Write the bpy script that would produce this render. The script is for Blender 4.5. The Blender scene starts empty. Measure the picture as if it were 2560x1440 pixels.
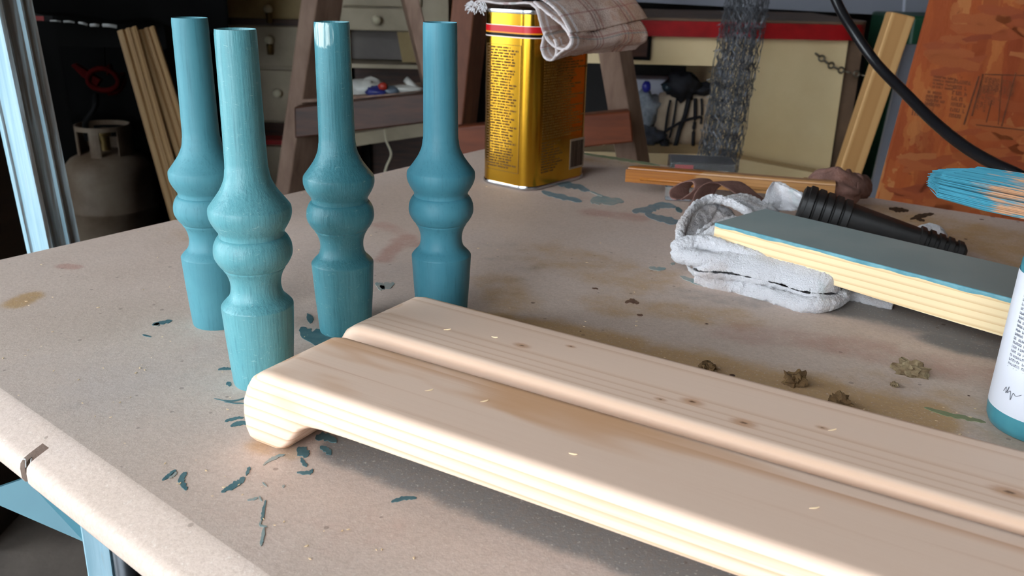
import bpy, bmesh, math, random
from mathutils import Vector, Matrix, noise, Euler
random.seed(7)
sc = bpy.context.scene
C = sc.collection
T = 0.75                      # table top height above the floor (m)

# ------------------------------------------------------------------ camera
FPX, PITCH, ROLL, HC = 2200.0, math.radians(19.9), math.radians(1.33), 0.2923
CF = Vector((0, math.cos(PITCH), -math.sin(PITCH))); CR = Vector((1, 0, 0)); CU = CR.cross(CF)
_c, _s = math.cos(ROLL), math.sin(ROLL)
CR, CU = _c * CR + _s * CU, -_s * CR + _c * CU
CO = Vector((0, 0, T + HC))
cam_d = bpy.data.cameras.new('camera'); cam = bpy.data.objects.new('camera', cam_d); C.objects.link(cam)
cam.matrix_world = Matrix(((CR.x, CU.x, -CF.x, CO.x), (CR.y, CU.y, -CF.y, CO.y), (CR.z, CU.z, -CF.z, CO.z), (0, 0, 0, 1)))
cam_d.sensor_width = 36; cam_d.lens = FPX / 2560 * 36
cam_d.clip_start = 0.01; cam_d.clip_end = 100
cam_d.dof.use_dof = True; cam_d.dof.focus_distance = 0.64; cam_d.dof.aperture_fstop = 15
sc.camera = cam

def ray(u, v): return CR * ((u - 1280) / FPX) + CU * ((720 - v) / FPX) + CF
def G(u, v, h=0.0):                       # point at height h above the table top
    d = ray(u, v); return CO + d * ((T + h - CO.z) / d.z)
def P(u, v, Y):                           # point on the upright plane y = Y
    d = ray(u, v); return CO + d * (Y / d.y)

# ------------------------------------------------------------------ daylight, exposure
w = bpy.data.worlds.new('sky'); sc.world = w; w.use_nodes = True
bg = w.node_tree.nodes['Background']; bg.inputs[0].default_value = (0.83, 0.925, 1.0, 1); bg.inputs[1].default_value = 9.0
sc.view_settings.view_transform = 'Standard'; sc.view_settings.look = 'None'
sc.view_settings.gamma = 1; sc.view_settings.use_curve_mapping = False
sc.view_settings.exposure = -0.07
sc.cycles.use_denoising = True
sc.cycles.max_bounces = 6; sc.cycles.diffuse_bounces = 3; sc.cycles.adaptive_threshold = 0.1
AX = Vector((0.587, 0.8096, 0)).normalized()      # table depth direction (away from the open door)
BX = Vector((AX.y, -AX.x, 0))                     # table length direction
DOOR_D, DOOR_B0, DOOR_B1, DOOR_H = 2.5, -2.6, 1.05, 3.0

# ------------------------------------------------------------------ helpers
def lin(r, g, b):
    f = lambda c: (c / 255 / 12.92) if c / 255 <= 0.04045 else ((c / 255 + 0.055) / 1.055) ** 2.4
    return (f(r), f(g), f(b), 1)

class NT:
    def __init__(s, name):
        s.m = bpy.data.materials.new(name); s.m.use_nodes = True
        s.t = s.m.node_tree; s.b = s.t.nodes['Principled BSDF']
    def n(s, typ, ins=None, **kw):
        x = s.t.nodes.new(typ)
        for k, v in kw.items(): setattr(x, k, v)
        for k, v in (ins or {}).items():
            if isinstance(v, bpy.types.NodeSocket): s.t.links.new(v, x.inputs[k])
            else: x.inputs[k].default_value = v
        return x
    def co(s, scale=(1, 1, 1), loc=(0, 0, 0), rot=(0, 0, 0), kind='Object'):
        tc = s.n('ShaderNodeTexCoord')
        return s.n('ShaderNodeMapping', {0: tc.outputs[kind], 1: loc, 2: rot, 3: scale}).outputs[0]
    def noise(s, vec, scale, detail=4, rough=.55, dist=0):
        return s.n('ShaderNodeTexNoise', {'Vector': vec, 'Scale': scale, 'Detail': detail, 'Roughness': rough, 'Distortion': dist}).outputs[0]
    def ramp(s, fac, stops):
        r = s.n('ShaderNodeValToRGB', {0: fac}); e = r.color_ramp.elements
        while len(e) > 1: e.remove(e[-1])
        for i, (p, c) in enumerate(stops):
            el = e[0] if i == 0 else e.new(p)
            el.position = p; el.color = c if len(c) == 4 else (*c, 1)
        return r.outputs[0]
    def mix(s, fac, a, b, blend='MIX'):
        x = s.n('ShaderNodeMix', data_type='RGBA', blend_type=blend)
        for i, v in ((0, fac), (6, a), (7, b)):
            if isinstance(v, bpy.types.NodeSocket): s.t.links.new(v, x.inputs[i])
            else: x.inputs[i].default_value = v
        return x.outputs[2]
    def math(s, op, a, b=0.0, c=0.0, clamp=False):
        return s.n('ShaderNodeMath', {0: a, 1: b, 2: c}, operation=op, use_clamp=clamp).outputs[0]
    def smooth(s, v, a, b):
        return s.n('ShaderNodeMapRange', {0: v, 1: a, 2: b, 3: 0.0, 4: 1.0}, interpolation_type='SMOOTHSTEP').outputs[0]
    def bump(s, h, strength=.2, dist=.001):
        o = s.n('ShaderNodeBump', {'Height': h, 'Strength': strength, 'Distance': dist}).outputs[0]
        s.t.links.new(o, s.b.inputs['Normal'])
    def out(s, col=None, rough=None, metal=None, **kw):
        for k, v in (('Base Color', col), ('Roughness', rough), ('Metallic', metal), *kw.items()):
            if v is None: continue
            if isinstance(v, bpy.types.NodeSocket): s.t.links.new(v, s.b.inputs[k])
            else: s.b.inputs[k].default_value = v
        return s.m

def plain(name, c1, c2=None, scale=8, rough=.6, bump=0, bscale=200, metal=0, sc3=(1, 1, 1), **kw):
    """base colour with a second colour clouded over it by noise, and a fine bump"""
    t = NT(name); v = t.co(sc3)
    col = c1
    if c2 is not None: col = t.ramp(t.noise(v, scale, 5, .6), [(.35, c1), (.68, c2)])
    if bump: t.bump(t.noise(v, bscale, 3), bump, .001)
    if name.startswith('black_') and 'rubber' not in name: kw['Specular IOR Level'] = .15
    return t.out(col, rough, metal, **kw)

def wood(name, light, dark, ring=45, centre=(0, 0, -.06), stretch=.12, dist=2.0, rough=.55, contrast=(.2, .9), knots=(), streak=None, bump=.08, blotch=None):
    """sawn timber: growth rings round the local X axis, so faces and edges show their own grain"""
    t = NT(name)
    v = t.co((stretch, 1, 1), centre)
    wv = t.n('ShaderNodeTexWave', {'Vector': v, 'Scale': ring, 'Distortion': dist, 'Detail': 2.0, 'Detail Scale': .35, 'Detail Roughness': .5},
             wave_type='RINGS', rings_direction='X', wave_profile='SAW').outputs[1]
    col = t.ramp(wv, [(contrast[0], light), (contrast[1], dark), (min(1, contrast[1] + .08), light)])
    v2 = t.co((3, 160, 160)); fib = t.noise(v2, 3, 3)
    col = t.mix(t.math('MULTIPLY', fib, .22), col, dark)
    if blotch:
        col = t.mix(t.smooth(t.noise(t.co((1.5, 9, 9)), 2.2, 3, .5, .6), .52, .66), col, blotch)
    if streak:
        sn = t.noise(t.co((1.6, 75, 75), (.3, .7, .2)), 1.0, 4, .6, .4)
        col = t.mix(t.math('MULTIPLY', t.smooth(sn, .56, .70), streak[1]), col, streak[0])
        sn2 = t.noise(t.co((.9, 26, 26), (1.3, .2, .9)), 1.0, 3, .5, .8)
        col = t.mix(t.math('MULTIPLY', t.smooth(sn2, .54, .60), streak[1] * .8), col, streak[0])
    for (kx, ky, kz, kr) in knots:
        p = t.co((1 / (kr * 1.9), 1 / kr, 1 / kr), (-kx / (kr * 1.9), -ky / kr, -kz / kr))
        d = t.n('ShaderNodeVectorMath', {0: p}, operation='LENGTH').outputs['Value']
        d = t.math('ADD', d, t.math('MULTIPLY', t.noise(p, 2.5, 3), .5))
        col = t.mix(t.math('MULTIPLY', t.smooth(d, 1.9, .7), .6), col, lin(190, 128, 76))
        col = t.mix(t.math('MULTIPLY', t.smooth(d, .72, .35), .85), col, lin(92, 56, 30))
    t.bump(fib, bump, .0006)
    return t.out(col, rough)

def obj(name, verts, faces, m, parent=None, M=None, smooth=False, sharp=None):
    me = bpy.data.meshes.new(name); me.from_pydata([tuple(v) for v in verts], [], faces); me.update()
    bm = bmesh.new(); bm.from_mesh(me); bmesh.ops.recalc_face_normals(bm, faces=bm.faces); bm.to_mesh(me); bm.free()
    if smooth: me.shade_smooth()
    if sharp: me.shade_smooth(); me.set_sharp_from_angle(angle=math.radians(sharp))
    me.materials.append(m)
    o = bpy.data.objects.new(name, me); C.objects.link(o)
    if parent is not None:
        o.parent = parent; o.matrix_parent_inverse = parent.matrix_basis.inverted()
        if parent.parent is not None:
            o.matrix_parent_inverse = parent.matrix_basis.inverted() @ parent.matrix_parent_inverse.inverted() @ parent.parent.matrix_basis.inverted()
    if M is not None: o.matrix_basis = M
    return o
def tag(o, label, cat, group=None, kind=None):
    o['label'] = label; o['category'] = cat
    if group: o['group'] = group
    if kind: o['kind'] = kind
    return o
def struct(o): o['kind'] = 'structure'; return o
def thing(name, label, cat, loc=(0, 0, 0), group=None):
    o = bpy.data.objects.new(name, None); C.objects.link(o); o.location = loc; o.empty_display_size = .05
    return tag(o, label, cat, group)
def bevel(o, wd, seg=3, ang=40):
    m = o.modifiers.new('bevel', 'BEVEL'); m.width = wd; m.segments = seg; m.limit_method = 'ANGLE'; m.angle_limit = math.radians(ang)
    o.data.shade_smooth(); m.harden_normals = False
    o.data.set_sharp_from_angle(angle=math.radians(60)); return o
def subsurf(o, n=2):
    m = o.modifiers.new('subsurf', 'SUBSURF'); m.levels = n; m.render_levels = n; return o
def solid(o, t, off=0):
    m = o.modifiers.new('solid', 'SOLIDIFY'); m.thickness = t; m.offset = off; return o
def frame(o, x, y, z):
    x, y, z = Vector(x), Vector(y), Vector(z); o = Vector(o)
    return Matrix(((x.x, y.x, z.x, o.x), (x.y, y.y, z.y, o.y), (x.z, y.z, z.z, o.z), (0, 0, 0, 1)))
BF = [(0, 1, 2, 3), (7, 6, 5, 4), (0, 4, 5, 1), (1, 5, 6, 2), (2, 6, 7, 3), (3, 7, 4, 0)]
def box(x0, x1, y0, y1, z0, z1):
    return [(x0, y0, z0), (x1, y0, z0), (x1, y1, z0), (x0, y1, z0), (x0, y0, z1), (x1, y0, z1), (x1, y1, z1), (x0, y1, z1)], list(BF)
def quadbox(pts, back):
    """four corner points of a face, given a real thickness along the vector back"""
    b = Vector(back); p = [Vector(q) for q in pts]; n = len(p)
    f = [tuple(range(n)), tuple(range(2 * n - 1, n - 1, -1))]
    for i in range(n): j = (i + 1) % n; f.append((i, i + n, j + n, j))
    return p + [q + b for q in p], f
def join(*parts):
    V, F = [], []
    for v, f in parts:
        k = len(V); V += [Vector(q) for q in v]; F += [tuple(i + k for i in g) for g in f]
    return V, F
def lathe(prof, n=48, c=(0, 0, 0), cap=True):
    V, F = [], []; c = Vector(c)
    for (r, z) in prof:
        for i in range(n):
            a = 2 * math.pi * i / n; V.append(c + Vector((r * math.cos(a), r * math.sin(a), z)))
    for j in range(len(prof) - 1):
        for i in range(n):
            k = (i + 1) % n; F.append((j * n + i, j * n + k, (j + 1) * n + k, (j + 1) * n + i))
    if cap:
        F.append(tuple(range(n - 1, -1, -1))); F.append(tuple(range((len(prof) - 1) * n, len(prof) * n)))
    return V, F
def tube(path, r, n=8, closed=False, flat=1.0, up=(0, 0, 1), cap=True):
    """tube along path; r a number or list; flat squashes the section along 'up'"""
    p = [Vector(q) for q in path]; V, F = [], []; m = len(p)
    for i, q in enumerate(p):
        a = p[(i - 1) % m] if (closed or i) else q; b = p[(i + 1) % m] if (closed or i < m - 1) else q
        t = (b - a).normalized(); s = t.cross(Vector(up))
        if s.length < 1e-4: s = t.cross(Vector((1, 0, 0)))
        s.normalize(); w_ = s.cross(t)
        rr = r[i] if isinstance(r, (list, tuple)) else r
        for k in range(n):
            an = 2 * math.pi * k / n; V.append(q + s * (rr * math.cos(an)) + w_ * (rr * flat * math.sin(an)))
    for i in range(m if closed else m - 1):
        for k in range(n):
            k2 = (k + 1) % n; j = (i + 1) % m
            F.append((i * n + k, i * n + k2, j * n + k2, j * n + k))
    if cap and not closed: F.append(tuple(range(n - 1, -1, -1))); F.append(tuple(range((m - 1) * n, m * n)))
    return V, F
def spline(pts, k=8):
    """Catmull-Rom through the points"""
    p = [Vector(q) for q in pts]; out = []
    for i in range(len(p) - 1):
        a, b, c, d = p[max(i - 1, 0)], p[i], p[i + 1], p[min(i + 2, len(p) - 1)]
        for j in range(k):
            t = j / k
            out.append(.5 * ((2 * b) + (c - a) * t + (2 * a - 5 * b + 4 * c - d) * t * t + (3 * b - a - 3 * c + d) * t ** 3))
    return out + [p[-1]]
def sheet(rows):
    """rows of equal length -> grid faces"""
    V = [Vector(q) for r in rows for q in r]; m = len(rows[0])
    return V, [(i * m + j, i * m + j + 1, (i + 1) * m + j + 1, (i + 1) * m + j) for i in range(len(rows) - 1) for j in range(m - 1)]
def lump(c, rx, ry, rz, n=16, amp=.25, fr=3.0, seed=0, flatbase=None):
    V, F = [], []; c = Vector(c); nz = n // 2
    for j in range(nz + 1):
        ph = math.pi * j / nz
        for i in range(n):
            a = 2 * math.pi * i / n; d = Vector((math.sin(ph) * math.cos(a), math.sin(ph) * math.sin(a), math.cos(ph)))
            k = 1 + amp * noise.noise(d * fr + Vector((seed * 7.3, seed, 0)))
            q = Vector((d.x * rx * k, d.y * ry * k, d.z * rz * k)) + c
            if flatbase is not None: q.z = max(q.z, flatbase)
            V.append(q)
    for j in range(nz):
        for i in range(n):
            k = (i + 1) % n; F.append((j * n + i, (j + 1) * n + i, (j + 1) * n + k, j * n + k))
    return V, F
def roughen(vf, amp, fr, seed=0):
    V, F = vf
    return [Vector(v) + noise.noise_vector(Vector(v) * fr + Vector((seed, 0, 0))) * amp for v in V], F
def glyphs(rng, width, height, lines, bold=(), fill=(.75, 1.0), lw=.62):
    """rows of small printed marks, laid out as words; returns (x0, x1, y0, y1) rectangles in the text block"""
    R = []; lh = height / lines
    for i in range(lines):
        y1 = -i * lh; y0 = y1 - lh * lw; x = 0; end = width * rng.uniform(*fill)
        while x < end:
            for _ in range(rng.randint(2, 8)):
                cw = lh * lw * rng.uniform(.45, .8)
                if x + cw > end: break
                st = cw * (.42 if i in bold else .3)
                R.append((x, x + st, y0, y1))
                k = rng.random()
                if k < .8: R.append((x + cw - st, x + cw, y0, y1 - (lh * lw * .35 if k < .3 else 0)))
                R.append((x + st, x + cw - st, *rng.choice(((y0, y0 + lh * lw * .28), (y1 - lh * lw * .28, y1), (y0 + lh * lw * .38, y0 + lh * lw * .62)))))
                x += cw + lh * .12
            x += lh * .4
    return R

# ------------------------------------------------------------------ materials
M = {}
M['concrete'] = plain('concrete', lin(66, 58, 52), lin(92, 82, 74), 7, .85, .5, 90)
M['drive'] = plain('driveway', lin(176, 172, 165), lin(150, 146, 140), 4, .9)
M['wallboard'] = plain('wallboard', lin(70, 57, 46), lin(54, 44, 36), 2, .9)
M['ceiling'] = plain('ceiling_board', lin(112, 90, 68), lin(90, 70, 52), 2, .9)
M['darkwall'] = plain('dark_wall', lin(26, 25, 26), lin(38, 36, 36), 2, .9)

# ------------------------------------------------------------------ room shell
def wall_line(a, b, d): return Vector((a[0], a[1], 0)), Vector((b[0], b[1], 0))
xL, xR, yB = -2.7, 2.7, 3.75
dl = lambda x: (-DOOR_D - AX.x * x) / AX.y                      # door wall line: y at x
c00, c10 = Vector((xL, dl(xL), 0)), Vector((xR, dl(xR), 0))
ZC = 3.15
def wallbox(name, p, q, z0, z1, th, m):
    p, q = Vector(p), Vector(q); d = (q - p).normalized(); n = Vector((d.y, -d.x, 0)) * th
    o = obj(name, *quadbox([p + Vector((0, 0, z0)), q + Vector((0, 0, z0)), q + Vector((0, 0, z1)), p + Vector((0, 0, z1))], n), m)
    return struct(o)
o = obj('floor', *box(xL - .2, xR + .2, c10.y - .3, yB + .2, -.12, 0), M['concrete']); struct(o)
o = obj('ceiling', *quadbox([(xL - .2, c00.y - .2, ZC), (xR + .2, c10.y - .2, ZC), (xR + .2, yB + .2, ZC), (xL - .2, yB + .2, ZC)], (0, 0, .1)), M['ceiling']); struct(o)
wallbox('wall_back', (xR, yB, 0), (xL, yB, 0), 0, ZC, -.1, M['darkwall'])
SIDE_Y = 1.2                                                    # wide side opening from the door corner to here
wallbox('wall_left', (xL, yB, 0), (xL, SIDE_Y, 0), 0, ZC, -.1, M['wallboard'])
wallbox('wall_left_header', (xL, SIDE_Y, 0), c00, 2.75, ZC, -.1, M['wallboard'])
wallbox('wall_right', c10, (xR, yB, 0), 0, ZC, -.1, M['wallboard'])
dA, dB = -AX * DOOR_D + BX * DOOR_B0, -AX * DOOR_D + BX * DOOR_B1
wallbox('wall_door_left', c00, dA, 0, ZC, -.1, M['wallboard'])
wallbox('wall_door_right', dB, c10, 0, ZC, -.1, M['wallboard'])
wallbox('wall_door_header', dA, dB, DOOR_H, ZC, -.1, M['wallboard'])
o = obj('driveway', *box(-18, 18, -18, 18, -.24, -.13), M['drive']); struct(o)

# ------------------------------------------------------------------ work table
def ab(a, b, h=0): q = AX * a + BX * b; return Vector((q.x, q.y, T + h))
def toab(p): return p.x * AX.x + p.y * AX.y, p.x * BX.x + p.y * BX.y
A0, A1, B0, B1 = 0.232, 1.282, -0.928, 0.902            # flat part of the top; chamfer goes outside it
SKEW = -.0517
def A0f(b): return .2462 + SKEW * (b + .641)
def near_seg(p, a, b):
    d = [b[0] - a[0], b[1] - a[1]]; L = d[0] ** 2 + d[1] ** 2
    t = max(0, min(1, ((p[0] - a[0]) * d[0] + (p[1] - a[1]) * d[1]) / L))
    return math.hypot(p[0] - a[0] - t * d[0], p[1] - a[1] - t * d[1])
def gb(u, v): return toab(G(u, v))
STAIN_SHADE = {  # soft overspray, spills and painted plank shade on the board: (px from, px to, half width m, strength)
 0: [((880, 1118), (1800, 1458), .021, 1.0), ((1800, 1458), (2400, 1720), .021, 1), ((2050, 742), (2560, 850), .036, .95), ((1900, 735), (2100, 775), .022, .6),
     ((2350, 850), (2560, 900), .02, .8), ((1700, 730), (1900, 760), .02, .4), ((300, 870), (520, 850), .03, .22), ((200, 1000), (480, 930), .04, .22), ((1330, 720), (1250, 620), .05, .25)],
 1: [((1850, 830), (2200, 875), .03, .5), ((2200, 885), (2560, 960), .03, .5), ((1000, 600), (960, 650), .012, .7), ((1015, 590), (1040, 612), .012, .6), ((950, 560), (1000, 580), .015, .5),
     ((1480, 530), (1600, 545), .02, .6), ((1330, 480), (1450, 500), .03, .35), ((160, 665), (190, 668), .008, .9), ((600, 1240), (900, 1330), .05, .25), ((470, 840), (520, 860), .03, .3)],
 2: [((1250, 810), (2300, 1040), .035, .8), ((1500, 760), (1850, 800), .03, .5), ((1400, 640), (1600, 700), .06, .45), ((1240, 700), (1300, 780), .03, .5), ((40, 760), (75, 740), .014, .8), ((400, 580), (460, 600), .03, .3), ((650, 1110), (740, 1135), .012, .5),  # first band: plank's warm shadow and bounce painted over ochre staining
     ((1500, 400), (2000, 460), .05, .5), ((2200, 960), (2560, 1100), .04, .4), ((2250, 560), (2560, 640), .07, .6), ((2150, 520), (2560, 600), .05, .6)],
}
ST = {k: [(gb(*a), gb(*b), hw, s) for a, b, hw, s in v] for k, v in STAIN_SHADE.items()}
na, nb = 176, 306
rows = []; cols = []
for i in range(na + 1):
    r = []
    for j in range(nb + 1):
        b = B0 + (B1 - B0) * j / nb; a = A0f(b) + (A1 - A0f(b)) * i / na
        r.append(ab(a, b)); cc = []
        for k in range(3):
            x = 0
            for (p, q, hw, s) in ST[k]:
                d = near_seg((a, b), p, q)
                if d < hw * 2: x = max(x, s * max(0, min(1, 1.5 - d / hw)))
            cc.append(x)
        cols.append((*cc, 1))
    rows.append(r)
V, F = sheet(rows); nflat = len(V)
# chamfered and rounded rim: offsets outwards (m) and drops (m)
RIM = [(0, 0), (.003, -.0005), (.007, -.0018), (.013, -.0038), (.0225, -.0072), (.026, -.0088), (.0285, -.0115), (.0292, -.015), (.0292, -.022), (.0275, -.0255), (.023, -.027), (-.02, -.027)]
NB = toab(G(52, 1160, -.012))[1]                        # gap where the two halves of the rim meet
def rim_strip(pts_fn, t0, t1, cap0=False, cap1=False):
    rws = [[pts_fn(o_, z_, t) for (o_, z_) in RIM] for t in (t0, t1)]
    v, f = sheet(rws); m = len(RIM)
    if cap0: f.append(tuple(range(m)))
    if cap1: f.append(tuple(range(m, 2 * m)))
    return v, f
def near(o_, z_, b): return ab(A0f(min(max(b, B0), B1)) - o_, B0 - o_ if b <= B0 else (B1 + o_ if b >= B1 else b), z_)
def far(o_, z_, b): return ab(A1 + o_ * .25, B0 - o_ * .25 if b <= B0 else B1 + o_, z_)
def lft(o_, z_, a): return ab(A0f(B0) - o_ if a <= A0 else A1 + o_ * .25, B0 - o_ * (1 if a <= A0 else .25), z_)
def rgt(o_, z_, a): return ab(A0f(B1) - o_ if a <= A0 else A1 + o_ * .25, B1 + o_, z_)
V, F = join((V, F), rim_strip(near, B0, NB, cap1=True), rim_strip(near, NB + .009, B1, cap0=True), sheet([[near(o_, z_, NB), near(o_, z_, NB + .009)] for (o_, z_) in RIM[:4]]), rim_strip(far, B0, B1), rim_strip(lft, A0, A1), rim_strip(rgt, A0, A1))
F.append(tuple(len(V) + i for i in range(4))); V += [ab(A0f(B0), B0, -.027), ab(A1, B0, -.027), ab(A1, B1, -.027), ab(A0f(B1), B1, -.027)]
t = NT('stained_board')
v = t.co()
att = t.n('ShaderNodeAttribute', attribute_name='stain_shade')
sep = t.n('ShaderNodeSeparateColor', {0: att.outputs[0]}).outputs
big = t.noise(v, 5, 5, .6); med = t.noise(v, 28, 5, .65); fine = t.noise(v, 330, 4, .75)
col = t.ramp(big, [(.3, lin(209, 187, 172)), (.5, lin(217, 195, 181)), (.7, lin(210, 191, 181))])
for ch, c_, op in ((2, lin(192, 150, 94), .8), (1, lin(190, 142, 128), .7), (0, lin(132, 130, 128), .92)):
    m_ = t.smooth(t.math('ADD', sep[ch], t.math('MULTIPLY', t.math('SUBTRACT', med, .5), .9)), .22, .75)
    m_ = t.math('MULTIPLY', m_, t.smooth(sep[ch], .0, .25))
    col = t.mix(t.math('MULTIPLY', m_, op), col, c_)
col = t.mix(t.math('MULTIPLY', t.smooth(fine, .35, .75), .34), col, lin(160, 136, 118))
col = t.mix(t.math('MULTIPLY', t.smooth(t.noise(v, 420, 2, .5), .6, .72), .35), col, lin(236, 224, 212))
vor = t.n('ShaderNodeTexVoronoi', {'Vector': t.n('ShaderNodeMapping', {0: v, 3: (1, 1.0, 1)}).outputs[0], 'Scale': 46, 'Randomness': 1.0})
sz = t.n('ShaderNodeSeparateColor', {0: vor.outputs[1]}).outputs
spk = t.smooth(t.math('SUBTRACT', vor.outputs[0], t.math('MULTIPLY', t.math('POWER', sz[0], 6.0), .13)), .035, .0)
col = t.mix(t.math('MULTIPLY', spk, t.smooth(t.math('ADD', t.math('ADD', sep[2], sep[1]), t.math('MULTIPLY', t.smooth(t.n('ShaderNodeSeparateXYZ', {0: v}).outputs[0], -.05, .25), .5)), .2, .7)), col, lin(74, 46, 30))
vor2 = t.n('ShaderNodeTexVoronoi', {'Vector': v, 'Scale': 85, 'Randomness': 1.0})
s2 = t.n('ShaderNodeSeparateColor', {0: vor2.outputs[1]}).outputs
spk2 = t.smooth(t.math('SUBTRACT', vor2.outputs[0], t.math('MULTIPLY', t.math('POWER', s2[1], 8.0), .16)), .03, .0)
col = t.mix(t.math('MULTIPLY', spk2, .4), col, lin(88, 62, 46))
t.bump(t.math('ADD', fine, t.math('MULTIPLY', med, .6)), .35, .0008)
M['tabletop'] = t.out(col, .62, **{'Specular IOR Level': .3})
tb = thing('work_table', 'long beige work table with paint-stained top and chamfered rim', 'table', ab(.75, -.02, -T))
top = obj('table_top', V, F, M['tabletop'], tb, sharp=50)
ca = top.data.color_attributes.new('stain_shade', 'FLOAT_COLOR', 'POINT')
buf = []
for i in range(len(top.data.vertices)): buf += list(cols[i]) if i < nflat else [0, 0, 0, 1]
ca.data.foreach_set('color', buf)
M['cavity_shade'] = plain('hollow_shade', lin(70, 58, 48), lin(100, 84, 68), 60, .9)
M['whiteplastic'] = plain('white_plastic', lin(225, 228, 230), rough=.5)
M['steel'] = plain('dark_steel_tube', lin(70, 74, 78), lin(52, 54, 58), 20, .4, metal=.7)
q = [ab(A0f(NB) - o_ * .8 - .003, NB + .0006, z_ * .8 - .004) for (o_, z_) in RIM[4:10]]
obj('rim_hollow_shade', [p + BX * 0 for p in q] , [tuple(range(len(q)))], M['cavity_shade'], tb)  # flat dark face standing for the shade inside the hollow rim
for k in range(3):
    p0 = ab(A0f(NB) - .022 - .002 * k, NB + .001, -.021 + .003 * k)
    obj('fibre', *tube(spline([p0, p0 + Vector((.003, -.002 * k, .008)), p0 + Vector((.006 - .004 * k, .001, .011 - .003 * k))], 5), .00035, 5), M['whiteplastic'], tb)
for b_ in (-.62, .62):
    for a_ in (.37, 1.1):
        obj('table_leg', *tube([ab(a_, b_, -.036), ab(a_, b_, -T)], .016, 14), M['steel'], tb, smooth=True)
    obj('leg_brace', *tube([ab(.37, b_, -.45), ab(1.1, b_, -.45)], .011, 10), M['steel'], tb, smooth=True)

# brush marks and drips: thin raised skins of dried paint
M['mark'] = plain('dried_teal_paint', lin(70, 108, 116), lin(96, 126, 130), 120, .5)
M['mark_pale'] = plain('dried_thin_paint', lin(132, 156, 156), lin(172, 166, 156), 90, .6)
M['mark_dark'] = plain('black_smudge', lin(58, 42, 32), lin(92, 70, 52), 150, .8); M['mark_brown'] = plain('brown_spot', lin(96, 66, 50), lin(128, 96, 76), 150, .8)
M['mark_blue'] = plain('thin_blue_paint', lin(104, 132, 142), lin(140, 146, 146), 120, .6)
M['mark_green'] = plain('dried_green_paint', lin(120, 136, 96), lin(142, 140, 108), 90, .6)
def stroke(path, wpx, m='mark', rag=.35, seed=0, ends=.15):
    pts = spline([Vector((u, v_, 0)) for u, v_ in path], 6); n = len(pts); L, R_ = [], []
    rng = random.Random(seed)
    for i, p in enumerate(pts):
        a, b = pts[max(i - 1, 0)], pts[min(i + 1, n - 1)]; d = (b - a).normalized(); s = Vector((-d.y, d.x, 0))
        e = i / (n - 1); k = ends + (1 - ends) * math.sin(math.pi * min(1, max(0, e))) ** .6
        wv = wpx * .5 * k
        jit = Vector((0, 0, 0))
        L.append(p + s * wv * (1 + rng.uniform(-rag, rag))); R_.append(p - s * wv * (1 + rng.uniform(-rag, rag)))
    up = [[G(q.x, q.y, .00035) for q in (l, r)] for l, r in zip(L, R_)]
    dn = [[q - Vector((0, 0, .0004)) for q in r] for r in up]
    v, f = sheet(up); k = len(v); v2, f2 = sheet(dn)
    f += [tuple(k + i for i in reversed(g)) for g in f2]
    n = len(up)
    for i in range(n - 1):
        f.append((2 * i, 2 * i + 2, k + 2 * i + 2, k + 2 * i)); f.append((2 * i + 1, k + 2 * i + 1, k + 2 * i + 3, 2 * i + 3))
    return obj('paint_mark', v + v2, f, M[m], tb)
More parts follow.
